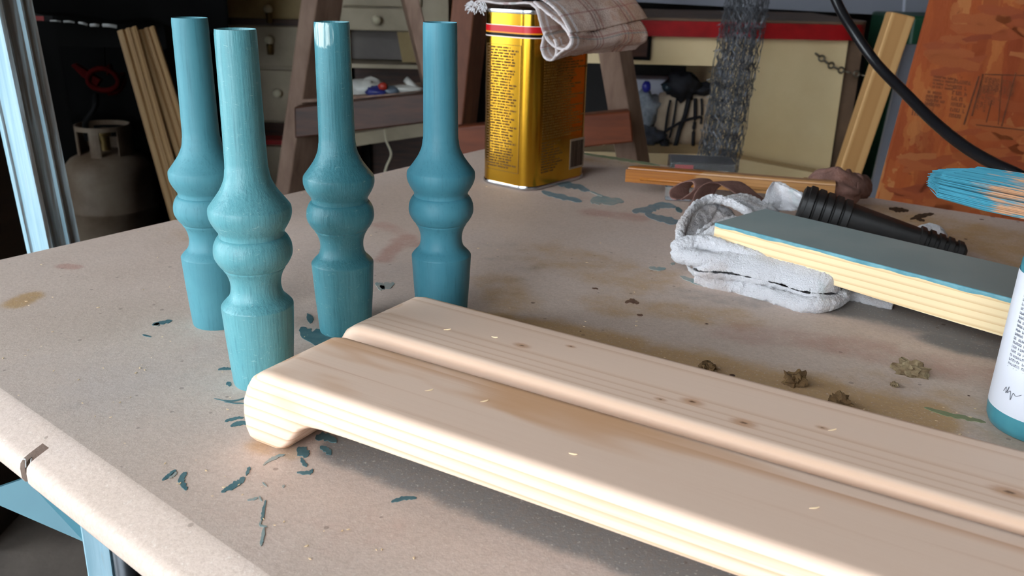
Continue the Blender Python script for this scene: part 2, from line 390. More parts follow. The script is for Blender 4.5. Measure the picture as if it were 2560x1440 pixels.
MARKS = [([(405, 1200), (422, 1188), (440, 1174)], 8, 'mark'), ([(422, 1196), (434, 1186), (442, 1180)], 8, 'mark_pale'), ([(466, 1180), (454, 1196), (458, 1212), (467, 1224)], 15, 'mark'),
 ([(553, 1230), (580, 1215), (600, 1203), (612, 1193)], 14, 'mark'), ([(615, 1188), (621, 1174), (625, 1167)], 8, 'mark'), ([(562, 1053), (585, 1046), (609, 1043)], 7, 'mark'), ([(576, 1065), (598, 1058), (625, 1056)], 10, 'mark'),
 ([(658, 1162), (675, 1150), (695, 1140), (712, 1136)], 8, 'mark_pale'), ([(742, 1122), (758, 1130), (770, 1140)], 26, 'mark'), ([(752, 1144), (760, 1158), (768, 1165)], 10, 'mark'), ([(788, 1096), (812, 1090), (842, 1104)], 18, 'mark'),
 ([(800, 1116), (818, 1126), (828, 1136)], 14, 'mark'), ([(742, 1180), (762, 1182), (776, 1180), (782, 1172)], 9, 'mark'), ([(664, 1250), (658, 1280), (654, 1300)], 8, 'mark'), ([(654, 1300), (650, 1312), (668, 1316)], 5, 'mark_pale'),
 ([(661, 1318), (656, 1345), (652, 1365)], 8, 'mark_pale'), ([(618, 1250), (634, 1247), (645, 1243)], 5, 'mark_pale'), ([(648, 1240), (655, 1252)], 4, 'mark_pale'), ([(656, 1205), (668, 1216)], 4, 'mark_pale'),
 ([(706, 1218), (712, 1212)], 6, 'mark_pale'), ([(978, 1254), (1010, 1245), (1042, 1244)], 9, 'mark'), ([(380, 812), (404, 806), (430, 801)], 9, 'mark'), ([(384, 814), (398, 808)], 9, 'mark_pale'), ([(356, 836), (378, 842)], 4, 'mark'),
 ([(545, 924), (562, 921), (580, 922)], 6, 'mark'), ([(567, 955), (576, 964)], 10, 'mark'), ([(535, 996), (580, 1002), (625, 990), (640, 985)], 3, 'mark'), ([(560, 1004), (600, 1008), (640, 1005)], 2.5, 'mark'),
 ([(752, 818), (776, 842), (830, 852), (900, 846)], 38, 'mark'), ([(768, 800), (782, 792)], 24, 'mark'), ([(938, 708), (958, 716), (986, 708)], 16, 'mark_pale'), ([(950, 714), (962, 722)], 10, 'mark_pale'),
 ([(1395, 462), (1430, 463), (1475, 477)], 14, 'mark_blue'), ([(1475, 478), (1510, 491)], 4, 'mark_pale'), ([(1354, 478), (1400, 491), (1455, 503)], 13, 'mark_blue'), ([(1476, 503), (1510, 500), (1560, 504)], 20, 'mark_pale'),
 ([(1580, 528), (1620, 524), (1650, 514), (1690, 517)], 17, 'mark_blue'), ([(1612, 534), (1660, 548), (1705, 556)], 16, 'mark_blue'), ([(1690, 518), (1705, 530)], 12, 'mark'),
 ([(1622, 668), (1640, 672), (1665, 671)], 9, 'mark_pale'), ([(1676, 660), (1688, 658)], 6, 'mark_pale'), ([(2310, 1018), (2370, 1035), (2420, 1046), (2465, 1056)], 10, 'mark_green'),
 ([(1450, 382), (1520, 393), (1580, 402), (1650, 414)], 7, 'mark_green'), ([(1700, 690), (1740, 705), (1790, 718)], 10, 'mark_pale'),
 ([(2222, 520), (2245, 524), (2272, 526)], 11, 'mark_dark'), ([(2275, 548), (2300, 540), (2335, 534)], 10, 'mark_dark'), ([(2290, 546), (2312, 552)], 8, 'mark_dark'), ([(1562, 756), (1580, 752), (1598, 758)], 10, 'mark_brown'), ([(1592, 786), (1608, 788)], 5, 'mark_brown'), ([(1480, 720), (1496, 722)], 4, 'mark_brown')]
for i, (pth, wd, m_) in enumerate(MARKS): stroke(pth, wd, m_, seed=i)

# ------------------------------------------------------------------ four turned legs
PROF = [(.2498, .0129), (.2485, .01355), (.2094, .0138), (.165, .01427), (.1591, .0148), (.1535, .0156), (.1489, .01735), (.1442, .01987), (.1385, .02399), (.1338, .02755), (.1322, .02822), (.1300, .0284), (.1277, .02835), (.1245, .0276), (.1209, .02595),
        (.1175, .0239), (.1154, .02268), (.1135, .0225), (.1123, .0225), (.1116, .0238), (.1095, .0252), (.1064, .02655), (.1043, .0270), (.1005, .02729), (.0972, .0268), (.0942, .02542), (.0912, .0236), (.0897, .02225), (.0892, .0216), (.0880, .0214), (.0855, .0199), (.0826, .01874),
        (.0790, .0178), (.0748, .01752), (.0712, .0180), (.0683, .01886), (.0662, .0202), (.0648, .02164), (.0626, .0237), (.0608, .02512), (.0598, .0254), (.0579, .02535), (.0382, .02433), (.0222, .02323), (.0015, .0217), (.0, .0210)]
def leg_mat(name, c1, c2, scuff, gloss, seed, glint=None):
    t = NT(name); v = t.co(loc=(seed, seed * .3, 0)); vs = t.co((150, 150, 5), (seed, 0, 0))
    st = t.noise(vs, 3.2, 4, .6); cl = t.noise(v, 30, 4, .6)
    col = t.mix(t.smooth(cl, .35, .7), c1, c2)
    col = t.mix(t.math('MULTIPLY', t.smooth(st, .52, .75), .35), col, lin(40, 92, 104))
    if scuff:
        sc_ = t.noise(t.co((60, 60, 200), (seed, 1, 2)), 2.4, 5, .7, 1.5)
        col = t.mix(t.math('MULTIPLY', t.smooth(sc_, .60, .74), scuff), col, lin(172, 208, 206))
    if glint is not None:      # glossy highlight at the rim, painted into the colour as a pale dab
        ang, z0 = glint
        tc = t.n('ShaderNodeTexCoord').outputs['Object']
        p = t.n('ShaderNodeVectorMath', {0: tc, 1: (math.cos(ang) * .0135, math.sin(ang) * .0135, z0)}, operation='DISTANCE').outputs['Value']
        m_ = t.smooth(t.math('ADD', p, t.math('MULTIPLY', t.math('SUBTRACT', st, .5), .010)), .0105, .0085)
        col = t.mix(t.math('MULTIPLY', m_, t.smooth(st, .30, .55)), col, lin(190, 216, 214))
    t.bump(t.math('ADD', st, t.math('MULTIPLY', t.noise(v, 260, 4, .7), .55)), .55 if scuff else .22, .0007)
    return t.out(col, gloss, **{'Specular IOR Level': .35})
M['raw_end'] = plain('sawn_end_grain', lin(186, 150, 132), lin(160, 124, 104), 160, .8)
LEGS = [((-.2530, .7056), leg_mat('teal_paint_smooth', lin(80, 140, 151), lin(75, 134, 146), 0, .55, 1), 'smooth matte teal turned leg, leftmost of the four, half behind another'),
        ((-.1839, .5939), leg_mat('teal_paint_worn', lin(98, 157, 164), lin(88, 149, 157), .7, .36, 2), 'pale teal brush-streaked turned leg standing nearest, touching the front plank end'),
        ((-.1414, .6949), leg_mat('teal_paint_scratched', lin(80, 142, 152), lin(72, 134, 145), .65, .36, 3, (math.radians(245), .243)), 'scratched teal turned leg with a painted-in highlight at its rim'),
        ((-.0614, .7213), leg_mat('teal_paint_blue', lin(76, 140, 156), lin(70, 134, 151), 0, .5, 4), 'smooth blue-teal turned leg behind the back plank, rightmost of the four')]
prev = None
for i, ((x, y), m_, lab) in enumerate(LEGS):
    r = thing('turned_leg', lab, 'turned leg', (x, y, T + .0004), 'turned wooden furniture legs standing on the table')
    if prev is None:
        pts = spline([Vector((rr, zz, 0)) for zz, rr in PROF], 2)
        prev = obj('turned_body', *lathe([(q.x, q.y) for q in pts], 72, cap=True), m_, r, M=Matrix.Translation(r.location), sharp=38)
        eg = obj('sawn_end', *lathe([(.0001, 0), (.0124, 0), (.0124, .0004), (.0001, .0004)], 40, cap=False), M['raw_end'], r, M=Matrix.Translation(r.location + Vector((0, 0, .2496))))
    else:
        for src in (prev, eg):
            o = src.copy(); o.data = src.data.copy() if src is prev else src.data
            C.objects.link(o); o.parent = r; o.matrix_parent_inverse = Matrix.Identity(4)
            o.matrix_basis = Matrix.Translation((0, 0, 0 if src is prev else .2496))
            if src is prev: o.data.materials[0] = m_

# ------------------------------------------------------------------ two pine planks with feet
DX = Vector((.842, -.54, 0)).normalized(); WX = Vector((-DX.y, DX.x, 0))
def plank(name, s0, w0, w1, L, m, lab, yaw=0.0):
    h, arch = .052, .0255
    low = [(.0045, .002), (.011, .0), (.028, .0), (.0345, .0022), (.040, .0075), (.0455, .0145), (.051, .0205), (.058, .0243), (.068, arch), (.090, arch + .0008)]
    n = 14
    mid = [(.09 + (L - .18) * i / n, arch + .0008 + .003 * math.sin(math.pi * i / n)) for i in range(1, n)]
    low = low + mid + [(L - x, z) for x, z in reversed(low)]
    up = [(0.001, .009), (.0, .019), (.0008, .029), (.0035, .038), (.0085, .0455), (.0155, .0503), (.024, h)]
    upn = [(.034 + (L - .068) * i / 16, h) for i in range(17)]
    up = up + upn + [(L - x, z) for x, z in reversed(up)]
    prof = low + list(reversed(up)); W = w1 - w0; k = len(prof)
    # cross-section rounded over: shrink the side outline a little towards both long edges
    cx, cz = L / 2, .024
    rr = .0062
    steps = [(0, rr), (.0004, rr * .66), (.0014, rr * .38), (.0028, rr * .17), (.0046, rr * .05), (.0065, 0), (.008, 0)]
    layers = [(y, d) for y, d in steps] + [(W - y, d) for y, d in reversed(steps)]
    V, F = [], []
    nrm = []
    for i in range(k):
        a, b = prof[i - 1], prof[(i + 1) % k]; d = Vector((b[0] - a[0], b[1] - a[1])); d.normalize(); nrm.append(Vector((-d.y, d.x)))
    for (y, d) in layers:
        for (x, z), nn in zip(prof, nrm):
            dd = d * (1 if z > .03 else .5); V.append(Vector((x + nn.x * dd, y, z + nn.y * dd)))
    for j in range(len(layers) - 1):
        for i in range(k):
            i2 = (i + 1) % k; F.append((j * k + i, j * k + i2, (j + 1) * k + i2, (j + 1) * k + i))
    # end caps as strips between lower and upper outline
    F.append(tuple(range(k))); F.append(tuple(range((len(layers) - 1) * k, len(layers) * k)))
    o3 = DX * s0 + WX * w0; o3.z = T + .0006
    o = obj(name, V, F, m, M=frame(o3, DX * math.cos(yaw) + WX * math.sin(yaw), WX * math.cos(yaw) - DX * math.sin(yaw), (0, 0, 1)), sharp=60)
    return tag(o, lab, 'plank', 'footed pine planks lying side by side')
pine_l, pine_d = lin(246, 214, 191), lin(220, 172, 138)
M['pine_front'] = wood('sanded_pine_front', pine_l, pine_d, 46, (.0, -.028, .052), .10, 3.2, .5, (.66, .95), blotch=lin(222, 172, 132), streak=(lin(206, 150, 106), .5))
M['pine_back'] = wood('sanded_pine_back', pine_l, lin(230, 190, 160), 60, (.3, -.05, -.02), .05, 1.5, .5, (.6, .93), streak=(lin(212, 164, 124), .38),
    knots=[(.135, .040, .052, .0030), (.163, .058, .052, .0018), (.245, .020, .052, .0018), (.262, .028, .052, .0034), (.296, .020, .052, .0036), (.43, .026, .052, .0042), (.335, .040, .052, .0018)])
plank('pine_plank', -.418, .332, .4092, .92, M['pine_front'], 'front sanded pine plank with dark grain, its curled foot in view', .030)
plank('pine_plank', -.424, .4238, .5050, .95, M['pine_back'], 'back sanded pine plank with small knots, further from the table edge', .012)

# ------------------------------------------------------------------ painted board propped on the towel
D2 = Vector((.71, -.704, 0)).normalized(); N2 = Vector((-D2.y, D2.x, 0))
bo = Vector((.203, .858, T + .033)); tilt = -.012
dx = (D2 + Vector((0, 0, tilt))).normalized(); dz = dx.cross(N2) * -1
dz = N2.cross(dx) * -1 if N2.cross(dx).z < 0 else N2.cross(dx)
MB_ = frame(bo, dx, N2, dz)
LB, WB = .72, .090
def board_sec(x):                                # underside sags: the board is cut a little deeper towards its middle
    e = x / LB; lo = .0 - .0095 * math.sin(math.pi * min(1, e * 1.1)) ** .8
    return lo, .0232
rows_ = []
for i in range(25):
    x = LB * i / 24; lo, hi = board_sec(x); sk = .004
    rows_.append([(x, 0, lo), (x + sk, WB, lo), (x + sk, WB, hi), (x, 0, hi), (x, 0, lo)])
v, f = sheet(rows_); f += [(0, 1, 2, 3), tuple(24 * 5 + i for i in (3, 2, 1, 0))]
M['pine_board'] = wood('raw_pine_edge', lin(244, 220, 176), lin(224, 186, 134), 56, (-.2, .02, -.045), .12, 2.5, .6, (.55, .95))
t = NT('grey_teal_paint')
vv = t.co()
c_ = t.mix(t.smooth(t.noise(vv, 9, 4), .35, .7), lin(158, 166, 162), lin(144, 156, 154))
c_ = t.mix(t.math('MULTIPLY', t.smooth(t.noise(vv, 300, 3), .72, .8), .8), c_, lin(190, 190, 180))
t.bump(t.noise(vv, 220, 3), .15, .0006)
M['grey_teal'] = t.out(c_, .45)
M['teal_edge'] = plain('wet_teal_paint', lin(82, 140, 152), lin(120, 172, 182), 50, .4)
br = thing('painted_board', 'pine board with grey-teal painted top, propped on the white towel', 'board', bo)
o = obj('raw_board', v, f, M['pine_board'], br, M=MB_); bevel(o, .0012, 2)
rws = []; drip = []
for i in range(97):                              # paint skin over the top with a ragged drip line down the front edge
    x = LB * i / 96; d = .0028 + .0016 * noise.noise((x * 60, 0, 0)) + .0022 * noise.noise((x * 14, 3, 0)); d = max(.0008, d)
    rws.append([(x + .004, WB + .0004, .0205), (x + .004, WB + .0003, .0238), (x + .002, WB * .5, .0238), (x, .0008, .0238)])
    drip.append([(x, .0008, .0238), (x, -.0003, .0236), (x, -.0005, .0225), (x, -.0004, .0232 - d)])
obj('paint_coat', *sheet(rws), M['grey_teal'], br, M=MB_)
obj('paint_drip', *sheet(drip), M['teal_edge'], br, M=MB_, smooth=True)

# ------------------------------------------------------------------ white terry towel under the board
t = NT('terry_white'); vv = t.co()
c_ = t.mix(t.smooth(t.noise(vv, 16, 4, .6), .45, .68), lin(222, 219, 222), lin(200, 188, 184))
c_ = t.mix(t.math('MULTIPLY', t.smooth(t.noise(vv, 24, 3, .6), .62, .74), .4), c_, lin(168, 192, 186))
c_ = t.mix(t.math('MULTIPLY', t.smooth(t.noise(t.co(loc=(3, 1, 0)), 21, 3, .6), .66, .76), .5), c_, lin(170, 140, 136))
t.bump(t.noise(vv, 700, 2, .8), 1.0, .0022)
M['terry'] = t.out(c_, .95, **{'Specular IOR Level': .1, 'Sheen Weight': .4})
def cloth_disp(o, strength, size, seed=0):
    tx = bpy.data.textures.new('pile', 'CLOUDS'); tx.noise_scale = size; tx.noise_depth = 3
    m = o.modifiers.new('pile', 'DISPLACE'); m.texture = tx; m.strength = strength; m.texture_coords = 'LOCAL'; return o
def seg(pts, k=5): return spline([G(u, v_, h) for u, v_, h in pts], k)
def fold(front, depth, lift=0, nback=6, curl=0):
    """sheet running back from a front edge line along the board's width direction"""
    rws = []
    for j in range(nback + 1):
        e = j / nback; rws.append([q + N2 * depth * e + Vector((0, 0, lift * e + curl * math.sin(math.pi * e))) for q in front])
    return sheet(rws)
pad = []
base = seg([(1722, 655, .012), (1760, 680, .013), (1850, 693, .014), (1950, 716, .014), (2040, 742, .014), (2092, 738, .012), (2112, 722, .010)], 7)
nb_ = len(base); rws = []
for i, q in enumerate(base):
    e = i / (nb_ - 1); R1 = .006 + .012 * math.sin(math.pi * min(1, max(0, e * .92 + .06))) ** .5
    wd_ = .012 + .05 * math.sin(math.pi * min(1, max(0, e * .9 + .05))) ** .6
    ring = []
    for k in range(17):
        an = 2 * math.pi * k / 16
        off = N2 * (wd_ * .55 - wd_ * .55 * math.cos(an)) * 1.0
        z = T + .0012 + R1 * (1 + math.sin(an))
        p = Vector((q.x + off.x, q.y + off.y, z)) - N2 * .006
        ring.append(p)
    rws.append(ring)
pad.append(roughen(sheet(rws), .004, 28, 1))
hem = seg([(1738, 697, .004), (1800, 712, .004), (1880, 724, .005), (1960, 748, .006), (2040, 764, .007), (2088, 752, .008), (2110, 734, .010), (2104, 716, .014)], 6)
pad.append(roughen(tube(hem, [.0045 + .0028 * math.sin(math.pi * i / (len(hem) - 1)) for i in range(len(hem))], 10), .001, 60, 2))
lip = seg([(1692, 628, .026), (1712, 640, .024), (1760, 650, .0245), (1830, 656, .025), (1890, 668, .025), (1940, 684, .022)], 6)
pad.append(roughen(tube(lip, [.005 + .0035 * math.sin(math.pi * min(1, .25 + i / len(lip))) for i in range(len(lip))], 10), .001, 50, 3))
lip2 = seg([(1692, 626, .028), (1704, 612, .033), (1750, 606, .036), (1810, 618, .036), (1880, 640, .033), (1940, 664, .028)], 6)
pad.append(roughen(tube(lip2, [.0045 + .003 * math.sin(math.pi * min(1, .2 + i / len(lip2))) for i in range(len(lip2))], 10), .001, 50, 4))
inner = seg([(1720, 605, .034), (1736, 590, .037), (1760, 570, .040), (1800, 560, .042), (1840, 572, .040)], 5)
pad.append(roughen(fold(inner, .05, -.006, 8, .006), .002, 30, 5))
pad.append(roughen(fold(seg([(1712, 612, .034), (1740, 606, .038), (1780, 604, .038), (1830, 616, .036), (1900, 640, .032)], 5), .06, .008, 8, .004), .002, 30, 6))
arch = seg([(1702, 604, .030), (1702, 575, .036), (1716, 545, .044), (1742, 512, .050), (1786, 497, .054), (1830, 508, .052), (1870, 530, .046), (1890, 550, .036)], 7)
av, af = fold(arch, .055, -.004, 6); pad.append(roughen((av, af), .002, 40, 7))
pad.append(roughen(tube(arch, .0042, 10), .0008, 60, 8))
pad.append(roughen(lump(G(1775, 560, .022), .03, .03, .020, 20, .3, 3, 3), .002, 40, 9))
peak = []
for j in range(7):                                 # upstanding flap behind the board
    e = j / 6
    peak.append([G(1885 + 20 * e, 530 - 4 * e, .030) + Vector((.0, .0, .0)) if k == 0 else
                 G(1885 + (25 + 15 * e) * 1, 530, .030).lerp(G(1925, 468, .062), 0) if False else
                 G(1886 + 124 * e, 540 - 8 * e, .028).lerp(G(1922 + 82 * e, 452 + 34 * e ** 1.5 + (10 if j == 0 else 0), .062), k / 6) + Vector((0, -.010 * math.sin(math.pi * k / 6) * math.sin(2.6 * math.pi * e), 0)) for k in range(7)])
pv = sheet(peak); pad.append(roughen((pv[0] + [q + Vector((.003, .006, 0)) for q in pv[0]], pv[1] + [tuple(len(pv[0]) + i for i in reversed(g)) for g in pv[1]]), .0015, 40, 10))
pad.append(roughen(tube(seg([(2112, 738, .004), (2150, 740, .005), (2190, 752, .005), (2230, 760, .004)], 5), .005, 10), .001, 50, 12))
V, F = join(*pad)
o = obj('terry_towel', V, F, M['terry'], smooth=True); solid(o, .0022); subsurf(o, 2); cloth_disp(o, .006, .016); cloth_disp(o, .0030, .0030)
tag(o, 'crumpled white terry towel folded under the grey-teal board', 'towel')

o = obj('towel_tip', *roughen(lump(G(2320, 590, .010), .022, .014, .014, 24, .3, 3, 5, T + .001), .0012, 60, 11), M['terry'], smooth=True); subsurf(o, 1); cloth_disp(o, .0012, .0035)  # tip of the terry towel, split off as its own object
tag(o, 'small white tip of the terry towel behind the narrow end of the black nozzle', 'cloth')

# ------------------------------------------------------------------ mauve-brown rag behind
M['rag'] = plain('brown_rag', lin(150, 112, 102), lin(120, 84, 74), 18, .95, .9, 500)
parts_ = []
l1 = seg([(1690, 500, .028), (1674, 494, .030), (1674, 474, .040), (1700, 456, .048), (1728, 452, .050), (1736, 468, .044), (1722, 486, .036), (1700, 500, .030)], 5)
parts_.append(roughen(fold(l1, .045, -.004, 6), .002, 35, 1))
l2 = seg([(1726, 540, .020), (1728, 510, .030), (1738, 480, .042), (1760, 460, .050), (1790, 456, .050), (1818, 470, .044), (1850, 492, .034), (1886, 520, .022)], 5)
parts_.append(roughen(fold(l2, .05, -.006, 6), .003, 30, 2))
l3 = seg([(1690, 618, .006), (1694, 590, .012), (1702, 560, .018), (1716, 530, .024), (1726, 510, .030)], 5)
parts_.append(roughen(fold(l3, .035, .006, 5), .002, 35, 3))
V, F = join(*parts_)
o = obj('cleaning_rag', V, F, M['rag'], smooth=True); solid(o, .002); subsurf(o, 1); cloth_disp(o, .0012, .004)
tag(o, 'crumpled mauve-brown rag behind the left end of the white towel', 'rag')
M['rag2'] = plain('dark_brown_rag', lin(142, 106, 96), lin(88, 50, 34), 26, .95, .9, 500)
parts_ = []
l1 = seg([(2000, 492, .022), (2020, 474, .030), (2050, 455, .038), (2090, 440, .044), (2130, 436, .046), (2142, 455, .040), (2140, 478, .030), (2128, 492, .020)], 5)
parts_.append(roughen(fold(l1, .05, -.01, 6), .003, 30, 5))
parts_.append(roughen(lump(G(2080, 476, .026), .042, .024, .024, 26, .5, 2.6, 4, T + .001), .003, 40, 5))
parts_.append(roughen(lump(G(2128, 466, .028), .016, .018, .022, 20, .4, 2.6, 7, T + .001), .003, 40, 6))
V, F = join(*parts_)
o = obj('cleaning_rag', V, F, M['rag2'], smooth=True); solid(o, .002); subsurf(o, 1); cloth_disp(o, .0015, .004)
tag(o, 'dark brown rag bunched behind the ribbed black handle', 'rag')

# ------------------------------------------------------------------ black ribbed hose end
M['rubber'] = plain('black_rubber', lin(38, 35, 34), lin(26, 24, 24), 60, .5, .3, 300)
h0, h1 = G(1998, 512, .050), G(2414, 634, .016)
ex = (h1 - h0).normalized(); ey = Vector((-ex.y, ex.x, 0)).normalized(); ez = ex.cross(ey)
HL = (h1 - h0).length
rt = thing('hose_nozzle', 'tapered black ribbed rubber nozzle lying behind the grey-teal board', 'nozzle', h0)
def sq_loft(sts, n=24, pw=.55):
    V, F = [], []
    for (x, a, b) in sts:
        for k in range(n):
            an = 2 * math.pi * k / n; cx, sx = math.cos(an), math.sin(an)
            V.append((x, a * math.copysign(abs(cx) ** pw, cx), b * math.copysign(abs(sx) ** pw, sx)))
    for j in range(len(sts) - 1):
        for k in range(n): k2 = (k + 1) % n; F.append((j * n + k, j * n + k2, (j + 1) * n + k2, (j + 1) * n + k))
    F.append(tuple(range(n))); F.append(tuple(range((len(sts) - 1) * n, len(sts) * n)))
    return V, F
MH = frame(h0, ex, ey, ez)
wid = lambda e: .0290 - .0180 * e
hei = lambda e: .0225 - .0135 * e
obj('nozzle_body', *sq_loft([(0, .022, .016), (.002, .0265, .0205)] + [(HL * e, wid(e) * .93, hei(e) * .93) for e in (.05, .2, .35, .5, .62, .75, .86, .95, .985)] + [(HL, .007, .005)]), M['rubber'], rt, M=MH, sharp=45)
for k in range(5):
    e = .035 + .056 * k; x = HL * e; g = .0034
    obj('rib', *sq_loft([(x, wid(e) * .95, hei(e) * .95), (x + .001, wid(e) * 1.03, hei(e) * 1.03), (x + g * 2.2, wid(e) * 1.02, hei(e) * 1.02), (x + g * 2.5, wid(e) * .94, hei(e) * .94)]), M['rubber'], rt, M=MH, sharp=45)
for k in range(5):
    e = .72 + .055 * k; x = HL * e
    obj('step_ring', *sq_loft([(x, wid(e) * .9, hei(e) * .9), (x + .0008, wid(e) * 1.12, hei(e) * 1.12), (x + .006, wid(e) * 1.08, hei(e) * 1.08), (x + .0066, wid(e) * .9, hei(e) * .9)]), M['rubber'], rt, M=MH, sharp=45)

# ------------------------------------------------------------------ varnished moulding, packet, clear tray
s0_, s1_ = G(1582, 437, .030), G(1985, 470, .030)
ex = (s1_ - s0_); ex.z = 0; SL = ex.length + .05; ex.normalize(); ey = Vector((-ex.y, ex.x, 0))
t = NT('half_varnished_wood'); vv = t.co((2, 120, 120)); g_ = t.noise(vv, 3, 4)
tc = t.n('ShaderNodeTexCoord').outputs['Object']; sx = t.n('ShaderNodeSeparateXYZ', {0: tc}).outputs
edge = t.math('ADD', sx[0], t.math('ADD', t.math('MULTIPLY', sx[1], -1.6), t.math('MULTIPLY', t.noise(t.co((20, 20, 20)), 3, 2), .015)))
bare = t.ramp(g_, [(.3, lin(190, 140, 88)), (.7, lin(168, 118, 70))]); varn = t.ramp(g_, [(.3, lin(176, 108, 34)), (.7, lin(138, 78, 20))])
M['moulding'] = t.out(t.mix(t.smooth(edge, .108, .114), varn, bare), .35)
mo = thing('wood_moulding', 'narrow orange wooden moulding with mitred end and half its length varnished', 'moulding', s0_)
MM = frame(Vector((s0_.x, s0_.y, T + .022)), ex, ey, (0, 0, 1))
sec = [(-.012, 0), (.012, 0), (.012, .019), (.006, .021), (-.006, .021), (-.009, .0195), (-.0095, .0175), (-.012, .017)]
v = [((-.012 - y) * -.0 + (.016 + y) * .9 - .012, y, z) for y, z in sec] + [(SL, y, z) for y, z in sec]; k = len(sec)
f = [tuple(range(k)), tuple(range(k, 2 * k))] + [(i, (i + 1) % k, k + (i + 1) % k, k + i) for i in range(k)]
o = obj('moulding_strip', v, f, M['moulding'], mo, M=MM)
obj('moulding_bead', *tube([(.012, -.0122, .006), (SL, -.0122, .006)], .0022, 8), M['moulding'], mo, M=MM, smooth=True)
t = NT('clear_plastic'); M['clear'] = t.out((.95, .96, .96, 1), .06, **{'Transmission Weight': .9, 'IOR': 1.2})
M['black_card'] = plain('black_card', lin(24, 22, 22), rough=.5); M['red_card'] = plain('red_card', lin(190, 34, 34), rough=.5); M['pale_card'] = plain('pale_print', lin(190, 186, 180), rough=.5)
pk0, pk1 = G(1672, 438, 0), G(1838, 446, 0)
ex = (pk1 - pk0); ex.z = 0; PL = ex.length; ex.normalize(); ey = Vector((-ex.y, ex.x, 0)); MP = frame(Vector((pk0.x, pk0.y, T + .0005)), ex, ey, (0, 0, 1))
pk = thing('blade_packet', 'flat clear packet with black and red printed edge behind the wooden moulding', 'packet', (pk0.x, pk0.y, T))
o = obj('clear_case', *box(0, PL, 0, .062, .0005, .021), M['clear'], pk, M=MP); bevel(o, .002, 2)
obj('card_insert', *box(.003, PL - .003, .0014, .060, .0025, .0172), M['black_card'], pk, M=MP)
obj('red_print', *box(.008, .036, .0006, .0013, .009, .0165), M['red_card'], pk, M=MP)
gl = glyphs(random.Random(3), .020, .0035, 1)
obj('print_marks', *join(*[box(PL - .027 + a, PL - .027 + b, .0007, .0013, .010 + c, .010 + d) for a, b, c, d in gl]), M['pale_card'], pk, M=MP)
q0 = G(1662, 502, 0)
ct = thing('clear_tray', 'small clear plastic box under the varnished moulding', 'box', (q0.x, q0.y, T))
MQ = frame(Vector((q0.x, q0.y, T + .0006)), ex, ey, (0, 0, 1))
o = obj('tray_shell', *box(0, .036, 0, .03, 0, .0195), M['clear'], ct, M=MQ); bevel(o, .002, 2)
o = obj('tray_lid', *box(-.001, .037, -.001, .031, .0185, .0212), M['clear'], ct, M=MQ); bevel(o, .001, 2)
# a second, unseen support: scrap block under the moulding's far end
M['scrap'] = plain('unseen_block_pine', lin(176, 134, 88), lin(150, 110, 70), 30, .7)
sb = G(2060, 500, 0)
o = obj('unseen_scrap_block', *box(-.02, .02, -.012, .012, 0, .0215), M['scrap'], M=frame(Vector((sb.x, sb.y + .03, T + .0004)), ex, ey, (0, 0, 1))); bevel(o, .001, 2)
tag(o, 'small unseen pine scrap block under the far end of the moulding', 'wood block')

# ------------------------------------------------------------------ paint bottle and brush
bc = Vector((.368, .545, T + .0005))
bt = thing('paint_bottle', 'squeeze bottle of teal paint with white label and white cap', 'paint bottle', bc)
t = NT('teal_bottle'); M['bottle'] = t.out(t.mix(t.smooth(t.noise(t.co(), 40, 3), .4, .7), lin(60, 132, 148), lin(74, 146, 158)), .3)
M['label'] = plain('white_label', lin(222, 222, 230), rough=.5); M['ink'] = plain('grey_ink', lin(96, 98, 106), rough=.7)
M['cap'] = plain('white_cap', lin(228, 228, 230), rough=.4)
obj('bottle_body', *lathe([(.0285, 0), (.0315, .0015), (.0335, .006), (.034, .012), (.0325, .118), (.031, .124), (.026, .130), (.020, .133), (.018, .136)], 56, bc), M['bottle'], bt, sharp=50)
lv = []
a0, a1 = math.radians(128), math.radians(258)
rr = lambda z: .0344 - .0014 * z / .118
for j in range(2):
    z = (.016, .112)[j]; lv.append([bc + Vector((rr(z) * math.cos(a0 + (a1 - a0) * i / 30), rr(z) * math.sin(a0 + (a1 - a0) * i / 30), z)) for i in range(31)])
lb = obj('label', *sheet(lv), M['label'], bt, smooth=True)
rng = random.Random(11); qs = []
for (xa, xb, ya, yb) in glyphs(rng, .043, .066, 22, fill=(.6, 1.0)) :
    an = lambda x: math.radians(186) + x / .034
    z = lambda y: .106 + y
    R_ = rr(.08) + .00035
    q4 = [bc + Vector((R_ * math.cos(an(x)), R_ * math.sin(an(x)), z(y))) for x, y in ((xa, ya), (xb, ya), (xb, yb), (xa, yb))]
    qs.append((q4, [(0, 1, 2, 3)]))
obj('print_marks', *join(*qs), M['ink'], lb)
sg = [(x * .55, y * .6) for x, y in ((0, 0), (.003, .006), (.004, -.001), (.007, .008), (.006, 0), (.010, .004), (.012, -.006), (.014, .003), (.018, .001), (.024, .005))]
obj('signature', *tube(spline([bc + Vector(((rr(.03) + .0003) * math.cos(math.radians(190) + x / .034), (rr(.03) + .0003) * math.sin(math.radians(190) + x / .034), .031 + y)) for x, y in sg], 5), .00018, 5), M['ink'], lb)
cp = obj('cap', *lathe([(.030, .136), (.0345, .1365), (.0348, .139), (.0335, .158), (.0325, .160), (.0, .1605)], 48, bc, cap=False), M['cap'], bt, sharp=45)
